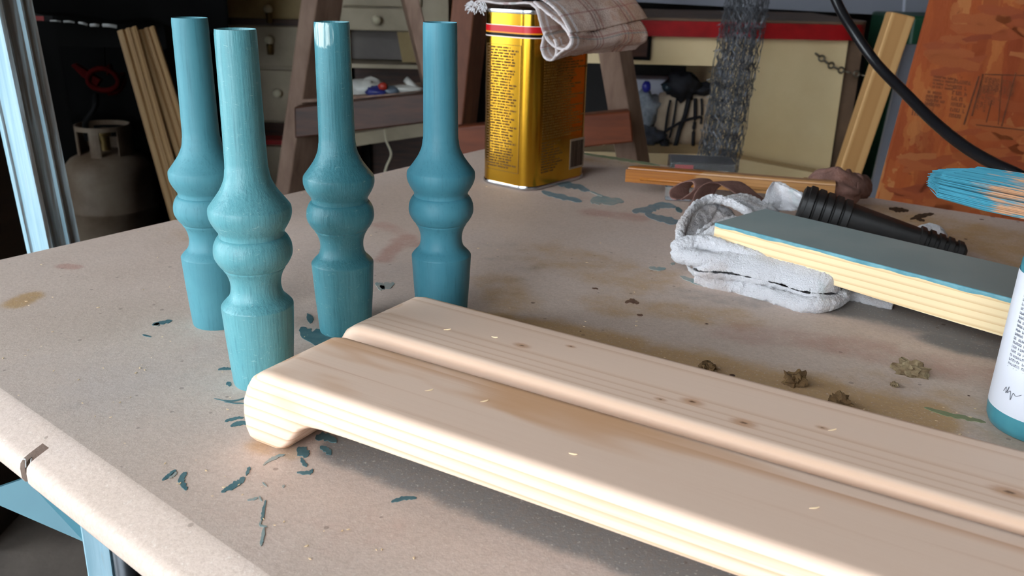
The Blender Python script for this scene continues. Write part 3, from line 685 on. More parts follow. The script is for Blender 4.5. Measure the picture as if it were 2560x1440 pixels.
# brush lying on the cap
t0, t1 = G(2318, 448, .168), G(2566, 497, .168)
ex = (t1 - t0); ex.z = -.001; ex.normalize(); ey = Vector((-ex.y, ex.x, 0)).normalized(); ez = ex.cross(ey)
bz = Vector((t0.x, t0.y, T + .1705)); MBr = frame(bz, ex, ey, ez)
bs = thing('paint_brush', 'flat paint brush with teal-loaded bristles lying across the bottle cap', 'paint brush', bz)
t = NT('bristles'); tc = t.n('ShaderNodeTexCoord').outputs['Object']; sx = t.n('ShaderNodeSeparateXYZ', {0: tc}).outputs
stn = t.noise(t.co((12, 300, 300)), 2.2, 3); wet = t.math('ADD', sx[0], t.math('MULTIPLY', t.math('SUBTRACT', stn, .5), .12))
wet = t.math('ADD', wet, t.math('MULTIPLY', t.math('SUBTRACT', t.noise(t.co((30, 60, 60)), 2, 2), .5), .06))
M['bristle'] = t.out(t.mix(t.smooth(wet, .052, .068), t.mix(stn, lin(70, 146, 164), lin(46, 112, 134)), t.mix(stn, lin(196, 150, 116), lin(168, 124, 92))), .5)
rng = random.Random(5); bp = []
for k in range(900):
    y = rng.uniform(-1, 1); z = rng.uniform(-1, 1)
    y0, z0 = y * .026, z * .0075
    tip = .002 + .010 * abs(y) ** 2.2 + rng.uniform(0, .006) * (1 + abs(y))
    fan = 1.0 - .28 * 0
    p = [Vector((.095, y0 * .92, z0)), Vector((.05, y0 * 1.0, z0 * 1.05)), Vector((.02, y0 * .93 + rng.uniform(-.0015, .0015), z0 * .95)), Vector((tip, y0 * .66 + rng.uniform(-.001, .001), z0 * .55 + rng.uniform(-.0008, .0008)))]
    bp.append(tube(p, [.00045, .0005, .00045, .0002], 4))
bo_ = obj('bristles', *join(*bp), M['bristle'], bs, M=MBr); bo_['kind'] = 'stuff'
M['ferrule'] = plain('steel_ferrule', lin(180, 178, 172), rough=.3, metal=1.0); M['handle'] = plain('wood_handle', lin(196, 150, 92), lin(176, 128, 74), 40, .4)
o = obj('ferrule', *box(.088, .122, -.0258, .0258, -.0085, .0085), M['ferrule'], bs, M=MBr); bevel(o, .003, 2)
o = obj('handle', *sq_loft([(.118, .023, .0075), (.133, .022, .0085), (.153, .013, .008), (.178, .009, .007), (.228, .0115, .0075), (.258, .010, .006), (.268, .004, .003)], 20, .8), M['handle'], bs, M=MBr, sharp=50)

# ------------------------------------------------------------------ crumbs of filler, slivers, sawdust
M['putty'] = plain('dried_filler', lin(116, 88, 54), lin(84, 60, 34), 140, .9, .6, 400)
M['putty_pale'] = plain('dried_filler_pale', lin(146, 128, 98), lin(96, 74, 50), 140, .9, .6, 400)
CH = [((1768, 928), .0065, .005, .005, 'putty', 'small brown filler crumb half hidden by the back plank, leftmost of the crumbs'), ((1985, 962), .0078, .0062, .0068, 'putty', 'round brown lump of dried filler behind the back plank'),
      ((2098, 1018), .0085, .006, .0062, 'putty', 'jagged brown filler crumb touching the back plank'), ((2272, 938), .0115, .0050, .0078, 'putty_pale', 'long pale flake of dried filler out on the open table'), ((2236, 966), .0028, .0026, .0026, 'putty_pale', 'tiny tan filler crumb beside the pale flake')]
for i, ((u, v_), rx, ry, rz, m_, lab) in enumerate(CH):
    q = G(u, v_, 0); vf = lump((0, 0, 0), rx, ry, rz, 22, .75, 2.4, i + 2)
    V_, F_ = roughen(vf, .0011, 420, i); a = .35 - .5 * i
    V_ = [Matrix.Rotation(-.45 if i == 3 else a, 4, 'Z') @ p for p in V_]; zmin = min(p.z for p in V_)
    V_ = [Vector((p.x, p.y, max(p.z, -rz * .55))) + Vector((q.x, q.y, T + rz * .55)) for p in V_]
    o = obj('filler_crumb', V_, F_, M[m_]); tag(o, lab, 'filler crumb', 'crumbs of dried filler on the table')
M['sliver'] = plain('pine_sliver', lin(240, 212, 170), rough=.7)
def plank_pt(u, v_): return G(u, v_, .0528)
SLV = [((1072, 976), 'on the front plank near its left end'), ((1210, 1003), 'on the front plank, second sliver from the left end'), ((1236, 843), 'on the back plank near the turned legs'), ((1432, 1135), 'near the middle of the front plank'), ((2080, 1075), 'on the back plank near the bottle'), ((2035, 1270), 'on the front plank near the bottom of the view'), ((1118, 824), 'at the left end of the back plank')]
rng = random.Random(2)
for i, ((u, v_), wh) in enumerate(SLV):
    q = plank_pt(u, v_); d = Vector((1, rng.uniform(-.6, .3), 0)).normalized() * .0024; n_ = Vector((-d.y, d.x, 0)) * .3
    o = obj('wood_sliver', *quadbox([q - d, q - n_ * .6, q + d * 1.1 + Vector((0, 0, .0008)), q + n_], (0, 0, -.0005)), M['sliver']); tag(o, 'tiny pale wood sliver ' + wh, 'wood sliver', 'wood slivers on the planks')
dust = []
for k in range(420):
    u, v_ = rng.uniform(0, 2560), rng.uniform(420, 1400)
    q = G(u, v_, .0003); a, b = toab(q)
    if not (A0f(b) < a < A1 - .01 and B0 < b < B1): continue
    sd = q.x * DX.x + q.y * DX.y; wd = q.x * WX.x + q.y * WX.y
    if wd > .30 and wd < .55 and sd > -.45: continue
    if q.x > .14 and q.y > .6: continue
    if any(math.hypot(q.x - l[0][0], q.y - l[0][1]) < .03 for l in LEGS): continue
    s = rng.uniform(.0003, .0009); an = rng.uniform(0, 3.14); d = Vector((math.cos(an), math.sin(an), 0)) * s * 1.6; n_ = Vector((-d.y, d.x, 0)) * .45
    dust.append(quadbox([q - d, q - n_, q + d, q + n_], (0, 0, s * .5)))
o = obj('sawdust', *join(*dust), M['sliver']); tag(o, 'scattered pale sawdust specks on the table top', 'sawdust', kind='stuff')

# ------------------------------------------------------------------ gold solvent can
cA = Vector((.64, .768, 0)).normalized(); cB = Vector((cA.y, -cA.x, 0))      # long side runs back, short side faces the door
CW, CLn, CHt, CRr = .098, .140, .242, .024
cc = G(1211, 452, 0) ; ccn = cc + cB * (CW / 2 - .006) + cA * (CLn / 2 - .008); ccn.z = T + .0005
def rrect(wb, la, r, n=8):
    pts = []
    for (sx_, sy_, st) in ((1, 1, 0), (-1, 1, 90), (-1, -1, 180), (1, -1, 270)):
        for k in range(n + 1):
            a = math.radians(st + 90 * k / n); pts.append(((wb / 2 - r) * sx_ + r * math.cos(a), (la / 2 - r) * sy_ + r * math.sin(a)))
    return pts
def ring_shell(levels, cap=True):
    V, F = [], []
    for (d, z) in levels:
        for (x, y) in rrect(CW + 2 * d, CLn + 2 * d, CRr + d): V.append((x, y, z))
    k = len(rrect(CW, CLn, CRr))
    for j in range(len(levels) - 1):
        for i in range(k): i2 = (i + 1) % k; F.append((j * k + i, j * k + i2, (j + 1) * k + i2, (j + 1) * k + i))
    if cap: F.append(tuple(range(k))); F.append(tuple(range((len(levels) - 1) * k, len(levels) * k)))
    return V, F
MC = frame(ccn, cB, cA, (0, 0, 1))
can = thing('solvent_can', 'tall gold metal solvent can with red stripe, towel on top', 'can', ccn)
t = NT('gold_lacquer'); M['gold'] = t.out(t.mix(t.smooth(t.noise(t.co((3, 3, 1)), 6, 3), .35, .7), lin(206, 158, 52), lin(192, 142, 40)), .20, 1.0)
M['tin'] = plain('tin_rim', lin(200, 202, 206), rough=.22, metal=1.0); M['can_ink'] = plain('brown_ink', lin(112, 76, 18), rough=.6)
M['stripe_red'] = plain('red_stripe', lin(196, 18, 28), rough=.35); M['stripe_black'] = plain('black_stripe', lin(16, 14, 12), rough=.35); M['stripe_white'] = plain('white_stripe', lin(226, 206, 200), rough=.4); M['stripe_orange'] = plain('orange_stripe', lin(226, 140, 20), rough=.4)
obj('can_body', *ring_shell([(0, .004), (0, .238)]), M['gold'], can, M=MC, sharp=40)
obj('bottom_rim', *ring_shell([(-.001, 0), (.0014, .0006), (.0018, .003), (.0010, .0052), (-.001, .0056)]), M['tin'], can, M=MC, sharp=50)
obj('top_rim', *ring_shell([(-.001, .2362), (.0012, .2366), (.0018, .239), (.0014, .2415), (-.002, .242), (-.004, .2385), (-.02, .2385)]), M['tin'], can, M=MC, sharp=50)
for nm, m_, z0, z1, d in (('white_stripe', 'stripe_white', .2205, .2215, .0003), ('red_stripe', 'stripe_red', .2125, .2205, .0003), ('orange_stripe', 'stripe_orange', .2106, .2125, .0003), ('black_stripe', 'stripe_black', .2070, .2106, .0003), ('white_stripe', 'stripe_white', .2055, .2070, .0003)):
    obj(nm, *ring_shell([(d, z0), (d, z1)], cap=False), M[m_], can, M=MC, sharp=40)
rng = random.Random(21); e = .0004
fr = [box(x0, x1, -CLn / 2 - e, -CLn / 2 - .0001, z0, z1) for x0, x1, z0, z1 in ((-.0335, -.0330, .022, .196), (.0270, .0275, .022, .196), (-.0335, .0275, .1955, .196), (-.0335, .0275, .022, .0225))]
obj('text_frame', *join(*fr), M['can_ink'], can, M=MC)
qs = [box(-.0315 + a, -.0315 + b, -CLn / 2 - e, -CLn / 2 - .0001, .193 + c, .193 + d) for a, b, c, d in glyphs(rng, .055, .168, 44, bold=(0, 1, 2, 33, 34, 42, 43), fill=(.72, 1.0))]
obj('small_print', *join(*qs), M['can_ink'], can, M=MC)
qs = [box(CW / 2 + .0001, CW / 2 + e, -.046 + a, -.046 + b, .196 + c, .196 + d) for a, b, c, d in glyphs(rng, .102, .128, 34, bold=(0, 8, 16, 24), fill=(.6, 1.0))]
qs += [box(CW / 2 + .0001, CW / 2 + e, -.046 + a, -.046 + b, .066 + c, .066 + d) for a, b, c, d in glyphs(rng, .050, .045, 12, fill=(.5, 1.0))]
obj('small_print', *join(*qs), M['can_ink'], can, M=MC)
M['barcode_ground'] = plain('barcode_ground', lin(150, 132, 112), rough=.5); M['barcode_ink'] = plain('barcode_ink', lin(62, 46, 34), rough=.5)
bcd = obj('barcode_panel', *box(CW / 2 + .0001, CW / 2 + e, .020, .056, .018, .062), M['barcode_ground'], can, M=MC)
rng = random.Random(8); y = .023; qs = []
while y < .0525:
    wd = rng.choice((.0004, .0007, .0011)); qs.append(box(CW / 2 + e, CW / 2 + 2 * e, y, y + wd, .021, .059)); y += wd + rng.choice((.0004, .0006, .0009))
obj('barcode_bar', *join(*qs), M['barcode_ink'], bcd, M=MC)
obj('filler_cap', *lathe([(.016, .2385), (.0165, .2400), (.0165, .2445), (.015, .2455)], 32, (0, .03, 0)), M['tin'], can, M=MC, sharp=45)

# ------------------------------------------------------------------ towel draped over the can
t = NT('checked_towel'); vv = t.co(); tc = t.n('ShaderNodeTexCoord').outputs['UV']
sx = t.n('ShaderNodeSeparateXYZ', {0: tc}).outputs
base_ = t.mix(t.smooth(t.noise(vv, 22, 4, .6), .4, .66), lin(196, 172, 160), lin(172, 138, 118))
base_ = t.mix(t.math('MULTIPLY', t.smooth(t.noise(t.co(loc=(2, 5, 1)), 30, 3), .58, .7), .5), base_, lin(176, 128, 104))
for i_, (pos, wd, cl_) in enumerate(((.10, .02, (226, 226, 232)), (.36, .012, (120, 60, 66)), (.40, .006, (84, 78, 92)), (.44, .012, (150, 84, 76)), (.74, .012, (120, 60, 66)), (.78, .006, (90, 96, 104)), (.82, .012, (150, 84, 76)), (.0, .045, (232, 232, 238)))):
    d_ = t.math('ABSOLUTE', t.math('SUBTRACT', sx[0], pos)); base_ = t.mix(t.math('MULTIPLY', t.smooth(d_, wd, wd * .5), .5), base_, lin(*cl_))
for pos, cl_ in ((.24, (150, 96, 92)), (.27, (150, 160, 156)), (.52, (150, 96, 92)), (.55, (120, 130, 130)), (.8, (150, 96, 92))):
    d_ = t.math('ABSOLUTE', t.math('SUBTRACT', sx[1], pos)); base_ = t.mix(t.math('MULTIPLY', t.smooth(d_, .014, .006), .5), base_, lin(*cl_))
t.bump(t.noise(vv, 620, 2, .8), .9, .002)
M['towel'] = t.out(base_, .95, **{'Specular IOR Level': .1})
# the section, in the plane across the can (x across towards the camera side, z up), runs from the frayed left corner over the lid and hangs in two loops
# the section is drawn on the upright plane through the can's front end and swept along the can
plane_n = cA; plane_o = MC @ Vector((0, -CLn / 2 - .004, 0))
def onplane(u, v_):
    d = ray(u, v_); k = (plane_o - CO).dot(plane_n) / d.dot(plane_n); return CO + d * k
secpx = [(1178, 24), (1186, 6), (1205, 3), (1240, 8), (1280, 9), (1318, 8), (1338, 22), (1346, 50), (1356, 82), (1372, 108), (1398, 124), (1416, 118), (1424, 98), (1408, 70), (1384, 48), (1362, 32)]
sec_ = spline([onplane(u, v_) for u, v_ in secpx], 6)
secpx2 = [(1362, 78), (1354, 100), (1352, 128), (1362, 148), (1378, 150), (1388, 134), (1388, 112), (1382, 98)]
sec2 = spline([onplane(u, v_) for u, v_ in secpx2], 6)
def sweep_cloth(sec, L, n=18, bend=.0, seed=0, shrink=.0, rise=.0):
    rws = []; cen = sum(sec, Vector()) / len(sec)
    for j in range(n + 1):
        e = j / n; r = []
        for i, q in enumerate(sec):
            p = q.lerp(Vector((cen.x, cen.y, cen.z + .012)), shrink * e) + cA * (L * e) + cB * (bend * e * e) + Vector((0, 0, rise * e))
            amp = .007 * min(1, e * 3)
            p += noise.noise_vector(p * 13 + Vector((seed, 0, 0))) * amp + noise.noise_vector(p * 40 + Vector((seed, 3, 0))) * amp * .3
            r.append(p)
        rws.append(r)
    return rws
ra = sweep_cloth(sec_, .135, bend=.02, seed=1, shrink=.12, rise=-.004)
rb = sweep_cloth(sec2, .115, bend=.02, seed=2, shrink=.25, rise=.012)
# outer skirt: cloth rolled over the top, closing the bundle on the camera side and at the back
skpx = [(1330, 4), (1362, 30), (1388, 50), (1412, 72), (1426, 98), (1420, 118), (1402, 128), (1388, 140)]
rc = sweep_cloth(spline([onplane(u, v_) for u, v_ in skpx], 6), .145, bend=.03, seed=3, shrink=.1, rise=-.002)
toppx = [(1240, 2), (1300, 0), (1340, 2), (1372, 20), (1400, 50), (1424, 92)]
rd = sweep_cloth([q + Vector((0, 0, .004)) for q in spline([onplane(u, v_) for u, v_ in toppx], 6)], .155, bend=.02, seed=4, shrink=.05, rise=.012)
def uv_sheet(rws_list):
    V, F, UV = [], [], []
    for rws in rws_list:
        k = len(V); v, f = sheet(rws); V += v; F += [tuple(i + k for i in g) for g in f]
        n, m = len(rws), len(rws[0])
        UV += [(i / (n - 1), j / (m - 1)) for i in range(n) for j in range(m)]
    return V, F, UV
V, F, UV = uv_sheet([ra, rb, rc, rd])
o = obj('dish_towel', V, F, M['towel'], smooth=True)
ul = o.data.uv_layers.new(name='UVMap')
for l in o.data.loops: ul.data[l.index].uv = UV[l.vertex_index]
solid(o, .0035); subsurf(o, 1); cloth_disp(o, .002, .004)
tag(o, 'stained checked towel draped in loops over the gold can', 'towel')
fr = []
rng = random.Random(4)
for k in range(46):                                # frayed corner threads
    u, v_ = rng.uniform(1168, 1212), rng.uniform(2, 22)
    q = onplane(u, v_); q2 = onplane(u + rng.uniform(-12, 8), v_ + rng.uniform(5, 18)); fr.append(tube(spline([q, q.lerp(q2, .5) + noise.noise_vector(q * 300) * .003, q2], 3), .0008, 5))
obj('frayed_edge', *join(*fr), M['terry'], o)

# ------------------------------------------------------------------ pale blue post behind the table, teal frame under it
t = NT('distressed_blue_paint'); vv = t.co((40, 40, 2)); st = t.noise(vv, 2.5, 5, .6)
c_ = t.mix(t.smooth(st, .35, .68), lin(156, 184, 196), lin(126, 160, 174))
c_ = t.mix(t.math('MULTIPLY', t.smooth(t.noise(t.co((60, 60, 4)), 3, 4), .6, .72), .5), c_, lin(150, 150, 146))
t.bump(st, .2, .001); M['pale_blue'] = t.out(c_, .5)
pr = P(68, 320, 1.02); px, py = pr.x, pr.y
ps = thing('painted_post', 'tall pale blue distressed wooden post with moulded edges behind the table', 'post', (px, py, 0))
lf = Vector((-.80, .60, 0)).normalized(); rg = Vector((.50, .866, 0)).normalized(); o0 = Vector((px, py, 0))
secp = []
for d, a, b in ((lf, .062, 0), (lf, .050, 0), (lf, .0488, -.003), (lf, .0452, -.003), (lf, .044, 0), (lf, .004, 0)): secp.append(o0 + d * a - rg * (b if b else 0) * -1)
secp.append(o0 + lf * .001 + rg * .001)
for a, b in ((.006, .0), (.010, .004), (.017, .006), (.025, .004), (.028, .0005), (.030, .0005), (.033, .003), (.037, .004), (.041, .003), (.043, .002)): secp.append(o0 + rg * a + lf * b)
secp.append(o0 + rg * .043 + lf * .062)
V, F = quadbox([q + Vector((0, 0, .001)) for q in secp], (0, 0, 1.75))
shear = lambda V: [Vector((q.x - .045 * (q.z - T), q.y, q.z)) for q in V]
po_ = obj('post_shaft', shear(V), F, M['pale_blue'], ps)
t = NT('post_right_side'); st = t.noise(t.co((70, 70, 2)), 2.2, 5, .6)
M['right_side'] = t.out(t.mix(t.smooth(st, .42, .66), lin(104, 98, 92), lin(150, 164, 170)), .55)  # grey-brown and grey-blue mix for the right-facing sides
po_.data.materials.append(M['right_side'])
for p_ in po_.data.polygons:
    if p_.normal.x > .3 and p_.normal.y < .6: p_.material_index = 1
V, F = quadbox([q + (q - (o0 + rg * .025 + lf * .025)) * .12 + Vector((0, 0, .001)) for q in secp], (0, 0, .12)); obj('post_foot', shear(V), F, M['pale_blue'], ps)
M['teal_flat'] = plain('teal_furniture_paint', lin(58, 110, 122), lin(52, 102, 116), 12, .45)
tf = thing('painted_stand', 'teal rail and pale blue leg of a small frame under the table corner', 'frame', P(250, 1440, .62) * 1)
tf.location.z = 0
q4 = [P(-60, 1238, .66), P(62, 1196, .66), P(235, 1150, .62), P(212, 1356, .62)]
obj('rail', *quadbox(q4, (.006, .02, -.004)), M['teal_flat'], tf)
lq = [P(203, 1338, .62), P(292, 1338, .62), P(302, 1445, .62), P(223, 1445, .62)]
cx_ = (lq[0] + lq[1]) / 2; cxb = (lq[2] + lq[3]) / 2; sl = (cxb - cx_) / (cx_.z - cxb.z)
bt0 = cx_ + sl * cx_.z; hw = (lq[1] - lq[0]).length / 2
o = obj('leg', *quadbox([cx_ + Vector((-hw, 0, .04)), cx_ + Vector((hw, 0, .04)), bt0 + Vector((hw * .8, 0, -bt0.z + .001)), bt0 + Vector((-hw * .8, 0, -bt0.z + .001))], (.004, .024, 0)), M['pale_blue'], tf); bevel(o, .002, 2)
o = obj('leg_edge', *quadbox([cx_ + Vector((hw * .30, -.003, .04)), cx_ + Vector((hw * .62, -.003, .04)), bt0 + Vector((hw * .5, -.003, -bt0.z + .001)), bt0 + Vector((hw * .25, -.003, -bt0.z + .001))], (0, .004, 0)), M['pale_blue'], tf)
lg = P(322, 1440, .60)
obj('table_leg', *tube([Vector((lg.x, lg.y, T - .036)), Vector((lg.x, lg.y, .001))], .0095, 12), M['steel'], tb, smooth=True)

M['blocker_slat'] = plain('dark_blocker_slat', lin(52, 36, 26), lin(34, 24, 18), 8, .6, sc3=(1, 1, 6))
su = thing('slatted_blocker', 'added light-blocking dark brown slatted cupboard at the far left behind the pale post', 'blocker', (-1.29, 1.55, 0))  # slatted box added to keep door light off the grill corner
for x in (-1.62, -1.00): obj('blocker_upright', *box(x, x + .03, 1.36, 1.74, .001, 1.9), M['blocker_slat'], su)
obj('back', *box(-1.59, -1.00, 1.72, 1.74, .02, 1.9), M['blocker_slat'], su); obj('top', *box(-1.62, -.97, 1.36, 1.74, 1.901, 1.93), M['blocker_slat'], su)
sl0 = None
for k in range(22):
    Mx = Matrix.Translation((0, 0, .06 + .083 * k))
    if sl0 is None: sl0 = obj('blocker_slat', *box(-1.589, -1.001, 1.375, 1.39, 0, .068), M['blocker_slat'], su, M=Mx)
    else:
        o = sl0.copy(); C.objects.link(o); o.parent = su; o.matrix_parent_inverse = sl0.matrix_parent_inverse.copy(); o.matrix_basis = Mx

# ------------------------------------------------------------------ background, left: covered grill, gas bottle, moulding strips
M['black_cover'] = plain('black_cover_cloth', lin(7, 7, 8), lin(5, 5, 6), 9, .9, .4, 60)
gr = thing('covered_grill', 'barbecue grill under a black cloth cover in the dark corner', 'grill', (-1.15, 2.75, 0))
rws = []
xs = [P(60, 0, 2.5).x + (P(566, 0, 2.5).x - P(60, 0, 2.5).x) * i / 30 for i in range(31)]
zh = lambda x: T + .155 - .05 * (x - xs[0]) / (xs[-1] - xs[0]) + .008 * math.sin(x * 30)
for k, (dy, dz_) in enumerate(((.0, 0), (-.03, .08), (-.01, .22), (.05, .36), (.15, .42), (.33, .42), (.43, .34), (.46, .1), (.46, -.4))):
    rws.append([Vector((x - .34 * dy, 2.5 + dy + .012 * math.sin(x * 22 + k), zh(x) + dz_ + .006 * math.sin(x * 17 + k * 2))) for i, x in enumerate(xs)])
o = obj('cover', *sheet(rws), M['black_cover'], gr, smooth=True); solid(o, .006); subsurf(o, 1)
M['black_metal'] = plain('black_metal', lin(8, 8, 8), lin(11, 10, 10), 12, .8)
obj('firebox', *box(xs[0] + .04, xs[-1] - .2, 2.56, 2.92, T + .06, T + .2), M['black_metal'], gr)
obj('back_panel', *box(xs[0] - .3, xs[-1] - .25, 2.985, 3.0, .1, T + .1), M['black_metal'], gr)  # black sheet added to keep the space under the cover dark
obj('side_panel', *box(xs[-1] - .25, xs[-1] - .23, 2.62, 2.98, .1, T + .08), M['black_metal'], gr)
obj('shelf', *box(xs[0] - .3, xs[-1] - .25, 2.58, 2.98, .085, .105), M['black_metal'], gr)
for x in (xs[0] - .25, xs[-1] - .24):
    for y in (2.6, 2.94): obj('cart_leg', *box(x - .015, x + .015, y - .015, y + .015, .001, T + .04), M['black_metal'], gr)
M['hem_white'] = plain('hem_thread', lin(196, 198, 196), rough=.8)
for i, (u0, u1, v0, v1) in enumerate(((126, 152, 52, 54), (160, 186, 54, 56), (198, 218, 57, 62), (227, 247, 63, 64), (258, 292, 63, 67))):
    obj('hem_thread', *tube(spline([P(u0, v0, 2.465), P((u0 + u1) / 2, (v0 + v1) / 2 - 1, 2.46), P(u1, v1, 2.465)], 4), .0022 + .0007 * i, 6), M['hem_white'], gr)
M['red_paint'] = plain('red_enamel', lin(170, 22, 26), lin(140, 16, 20), 20, .4)
q = P(98, 46, 2.46); o = obj('red_tag', *box(q.x - .016, q.x + .012, q.y, q.y + .004, q.z - .006, q.z + .006), M['red_paint'], gr)
tk = P(268, 400, 2.83); tkx, tky = tk.x, tk.y
M['tank'] = plain('gas_bottle_paint', lin(150, 134, 116), lin(112, 90, 70), 7, .6)
ta = thing('gas_bottle', 'rust-stained white propane bottle under the grill', 'gas bottle', (tkx, tky, .106))
R0 = .142
obj('bottle_body', *lathe([(.02, .012), (.09, .02), (.128, .05), (R0, .09), (R0, .165), (R0 + .0025, .168), (R0 + .0025, .178), (R0, .181), (R0, .27), (.134, .305), (.112, .332), (.075, .350), (.03, .356)], 48, (tkx, tky, .106)), M['tank'], ta, sharp=50)
obj('foot_ring', *lathe([(.10, 0), (.105, 0), (.105, .03), (.10, .03)], 40, (tkx, tky, .106)), M['tank'], ta, sharp=50)
V, F = [], []; n = 48
for j, z in enumerate((.338, .385, .425, .44)):
    for i in range(n):
        a = 2 * math.pi * i / n; V.append(Vector((tkx + .082 * math.cos(a), tky + .082 * math.sin(a), .106 + z)))
for j in range(3):
    for i in range(n):
        ang = (360 * i / n - 270 + 540) % 360 - 180
        if j == 1 and (8 < abs(ang) < 52 or abs(ang) > 140): continue
        if j == 0 and 14 < abs(ang) < 46: continue
        k = (i + 1) % n; F.append((j * n + i, j * n + k, (j + 1) * n + k, (j + 1) * n + i))
o = obj('collar', V, F, M['tank'], ta); solid(o, .004)
M['brass'] = plain('dull_brass', lin(120, 100, 62), rough=.45, metal=.8)
obj('valve', *join(lathe([(.016, .35), (.016, .40), (.022, .402), (.022, .425), (.008, .428)], 20, (tkx, tky, .106)), tube([(tkx, tky, .49), (tkx - .04, tky - .03, .49)], .011, 10)), M['brass'], ta, sharp=45)
M['hose'] = plain('black_hose', lin(28, 28, 30), rough=.6)
ho = obj('gas_hose', *tube(spline([(tkx - .04, tky - .03, .50), (tkx - .02, tky - .07, .56), P(237, 270, 2.74), P(240, 238, 2.78)], 6), .009, 8), M['hose'], smooth=True); tag(ho, 'dark gas hose rising from the propane bottle valve', 'hose')
M['clamp_red'] = plain('old_red_enamel', lin(84, 8, 10), lin(56, 6, 8), 20, .9, **{'Specular IOR Level': .1})
c0 = P(262, 202, 2.72)
rh = thing('trigger_clamp', 'red clamp with ring handle hanging in the dark above the propane bottle', 'clamp', c0)
ringp = [c0 + Vector((.046 * math.cos(a), -.01, .034 * math.sin(a) * (1.1 if math.sin(a) > 0 else .8))) for a in [2 * math.pi * i / 24 for i in range(24)]]
obj('ring_handle', *tube(ringp, .0085, 8, closed=True, up=(0, 1, 0)), M['clamp_red'], rh, smooth=True)
o = obj('clamp_bar', *quadbox([P(176, 164, 2.71), P(186, 158, 2.71), P(252, 200, 2.71), P(240, 218, 2.71), P(204, 192, 2.71)], (0, .02, 0)), M['clamp_red'], rh); bevel(o, .003, 2)
o = obj('jaw', *quadbox([P(262, 166, 2.72), P(274, 160, 2.72), P(280, 176, 2.72), P(266, 190, 2.72)], (0, .018, 0)), M['clamp_red'], rh); bevel(o, .003, 2)
obj('grip', *tube(spline([P(306, 182, 2.73), P(308, 205, 2.73), P(296, 226, 2.73), P(270, 232, 2.73)], 5), .009, 8), M['clamp_red'], rh, smooth=True)
obj('hanger', *tube([P(262, 170, 2.73), Vector((P(262, 100, 2.73).x, 2.73, T + .1))], .003, 6), M['black_metal'], rh)
# two grooved strips leaning
M['strip'] = wood('raw_strip_wood', lin(204, 168, 118), lin(176, 136, 88), 60, (0, .0, .03), .05, 1.0, .6, (.3, .9))
for i, (u0, u1, ub0, ub1, lab) in enumerate(((297, 347, 432, 490, 'pale grooved wooden strip leaning by the grill, left of the pair'), (344, 392, 496, 545, 'pale grooved wooden strip leaning by the grill, right of the pair'))):
    Yt, Yb = 2.36 + .02 * i, 2.18 + .02 * i
    a, b = P(u0, 81, Yt), P(ub0, 560, Yb); a2, b2 = P(u1, 80, Yt), P(ub1, 560, Yb)
    d = (b - a); k = (T + .0 - b.z + 0); ext = (b.z - .002) / (a.z - b.z) ; bb = b + d * ext; bb2 = b2 + (b2 - a2) * ((b2.z - .002) / (a2.z - b2.z))
    xa = (a - bb).normalized(); yv = (a2 - a); yv = (yv - xa * yv.dot(xa)); wd_ = yv.length; yv.normalize(); zv = xa.cross(yv)
    if zv.y > 0: zv = -zv
    L_ = (a - bb).length
    secs = [(0, 0), (0, .010), (wd_ * .12, .012), (wd_ * .30, .012), (wd_ * .36, .007), (wd_ * .44, .007), (wd_ * .50, .012), (wd_ * .66, .012), (wd_ * .72, .008), (wd_ * .80, .008), (wd_ * .86, .011), (wd_, .009), (wd_, 0)]
    o = obj('wooden_strip', *quadbox([Vector((0, y_, z_)) for y_, z_ in secs], (L_, 0, 0)), M['strip'], M=frame(bb, xa, yv, zv)); tag(o, lab, 'wooden strip', 'grooved strips leaning by the grill')

# ------------------------------------------------------------------ background, left centre: cream drawer units
M['cream'] = plain('cream_paint', lin(194, 180, 154), lin(168, 154, 128), 6, .55, .1, 60)
M['cream_yellow'] = plain('yellowed_paint', lin(176, 152, 100), lin(150, 126, 80), 6, .55, .1, 60)
M['knob'] = plain('cream_knob', lin(226, 216, 186), rough=.3)
M['brown_wood'] = plain('dark_brown_wood', lin(80, 46, 30), lin(56, 32, 22), 10, .5, sc3=(1, 1, 8))
M['dark_gap'] = plain('dark_void', lin(18, 15, 14), lin(13, 12, 11), 8, .8)
def zat(v_, Y, u=1280): return P(u, v_, Y).z
def xat(u, Y, v_=200): return P(u, v_, Y).x
def drawer(par, u0, u1, v0, v1, Y, m, knob=None, th=.02, drop=False):
    um = (u0 + u1) / 2
    x0, x1 = xat(u0, Y, (v0 + v1) / 2), xat(u1, Y, (v0 + v1) / 2); z0, z1 = zat(v1, Y, um), zat(v0, Y, um)
    o = obj('drawer', *box(x0, x1, Y, Y + th, z0, z1), m, par); bevel(o, .003, 2)
    if knob:
        q = P(*knob, Y)
        V, F = lathe([(.006, 0), (.006, .010), (.013, .016), (.015, .023), (.011, .030), (.002, .032)], 20)
        V = [Vector((q.x + p.x, Y - p.z, q.z + p.y)) for p in V]
        obj('knob', V, F, M['knob'], o, sharp=50)
        if drop: obj('drop_pull', *tube([Vector((q.x, Y - .02, q.z)), Vector((q.x, Y - .02, q.z - .045))], .010, 8), M['brass'], o, smooth=True)
    return o
Y = 3.05
c1 = thing('drawer_unit', 'tall cream drawer unit with round knobs behind the grill', 'drawer unit', (xat(560, Y), Y + .2, 0))
x0, x1 = xat(300, Y), xat(792, Y); z0, z1 = .002, zat(-220, Y, 560)
obj('carcass', *join(box(x0, x1, Y + .021, Y + .42, zat(306, Y, 560), z1)), M['cream'], c1)
obj('plinth', *box(x0 + .02, x1 - .02, Y + .04, Y + .42, .002, zat(306, Y, 560) - .002), M['brown_wood'], c1)
drawer(c1, 306, 786, -120, 44, Y, M['cream_yellow'], (675, 22), drop=True)
drawer(c1, 306, 786, 62, 164, Y, M['cream'], (677, 100), drop=True)
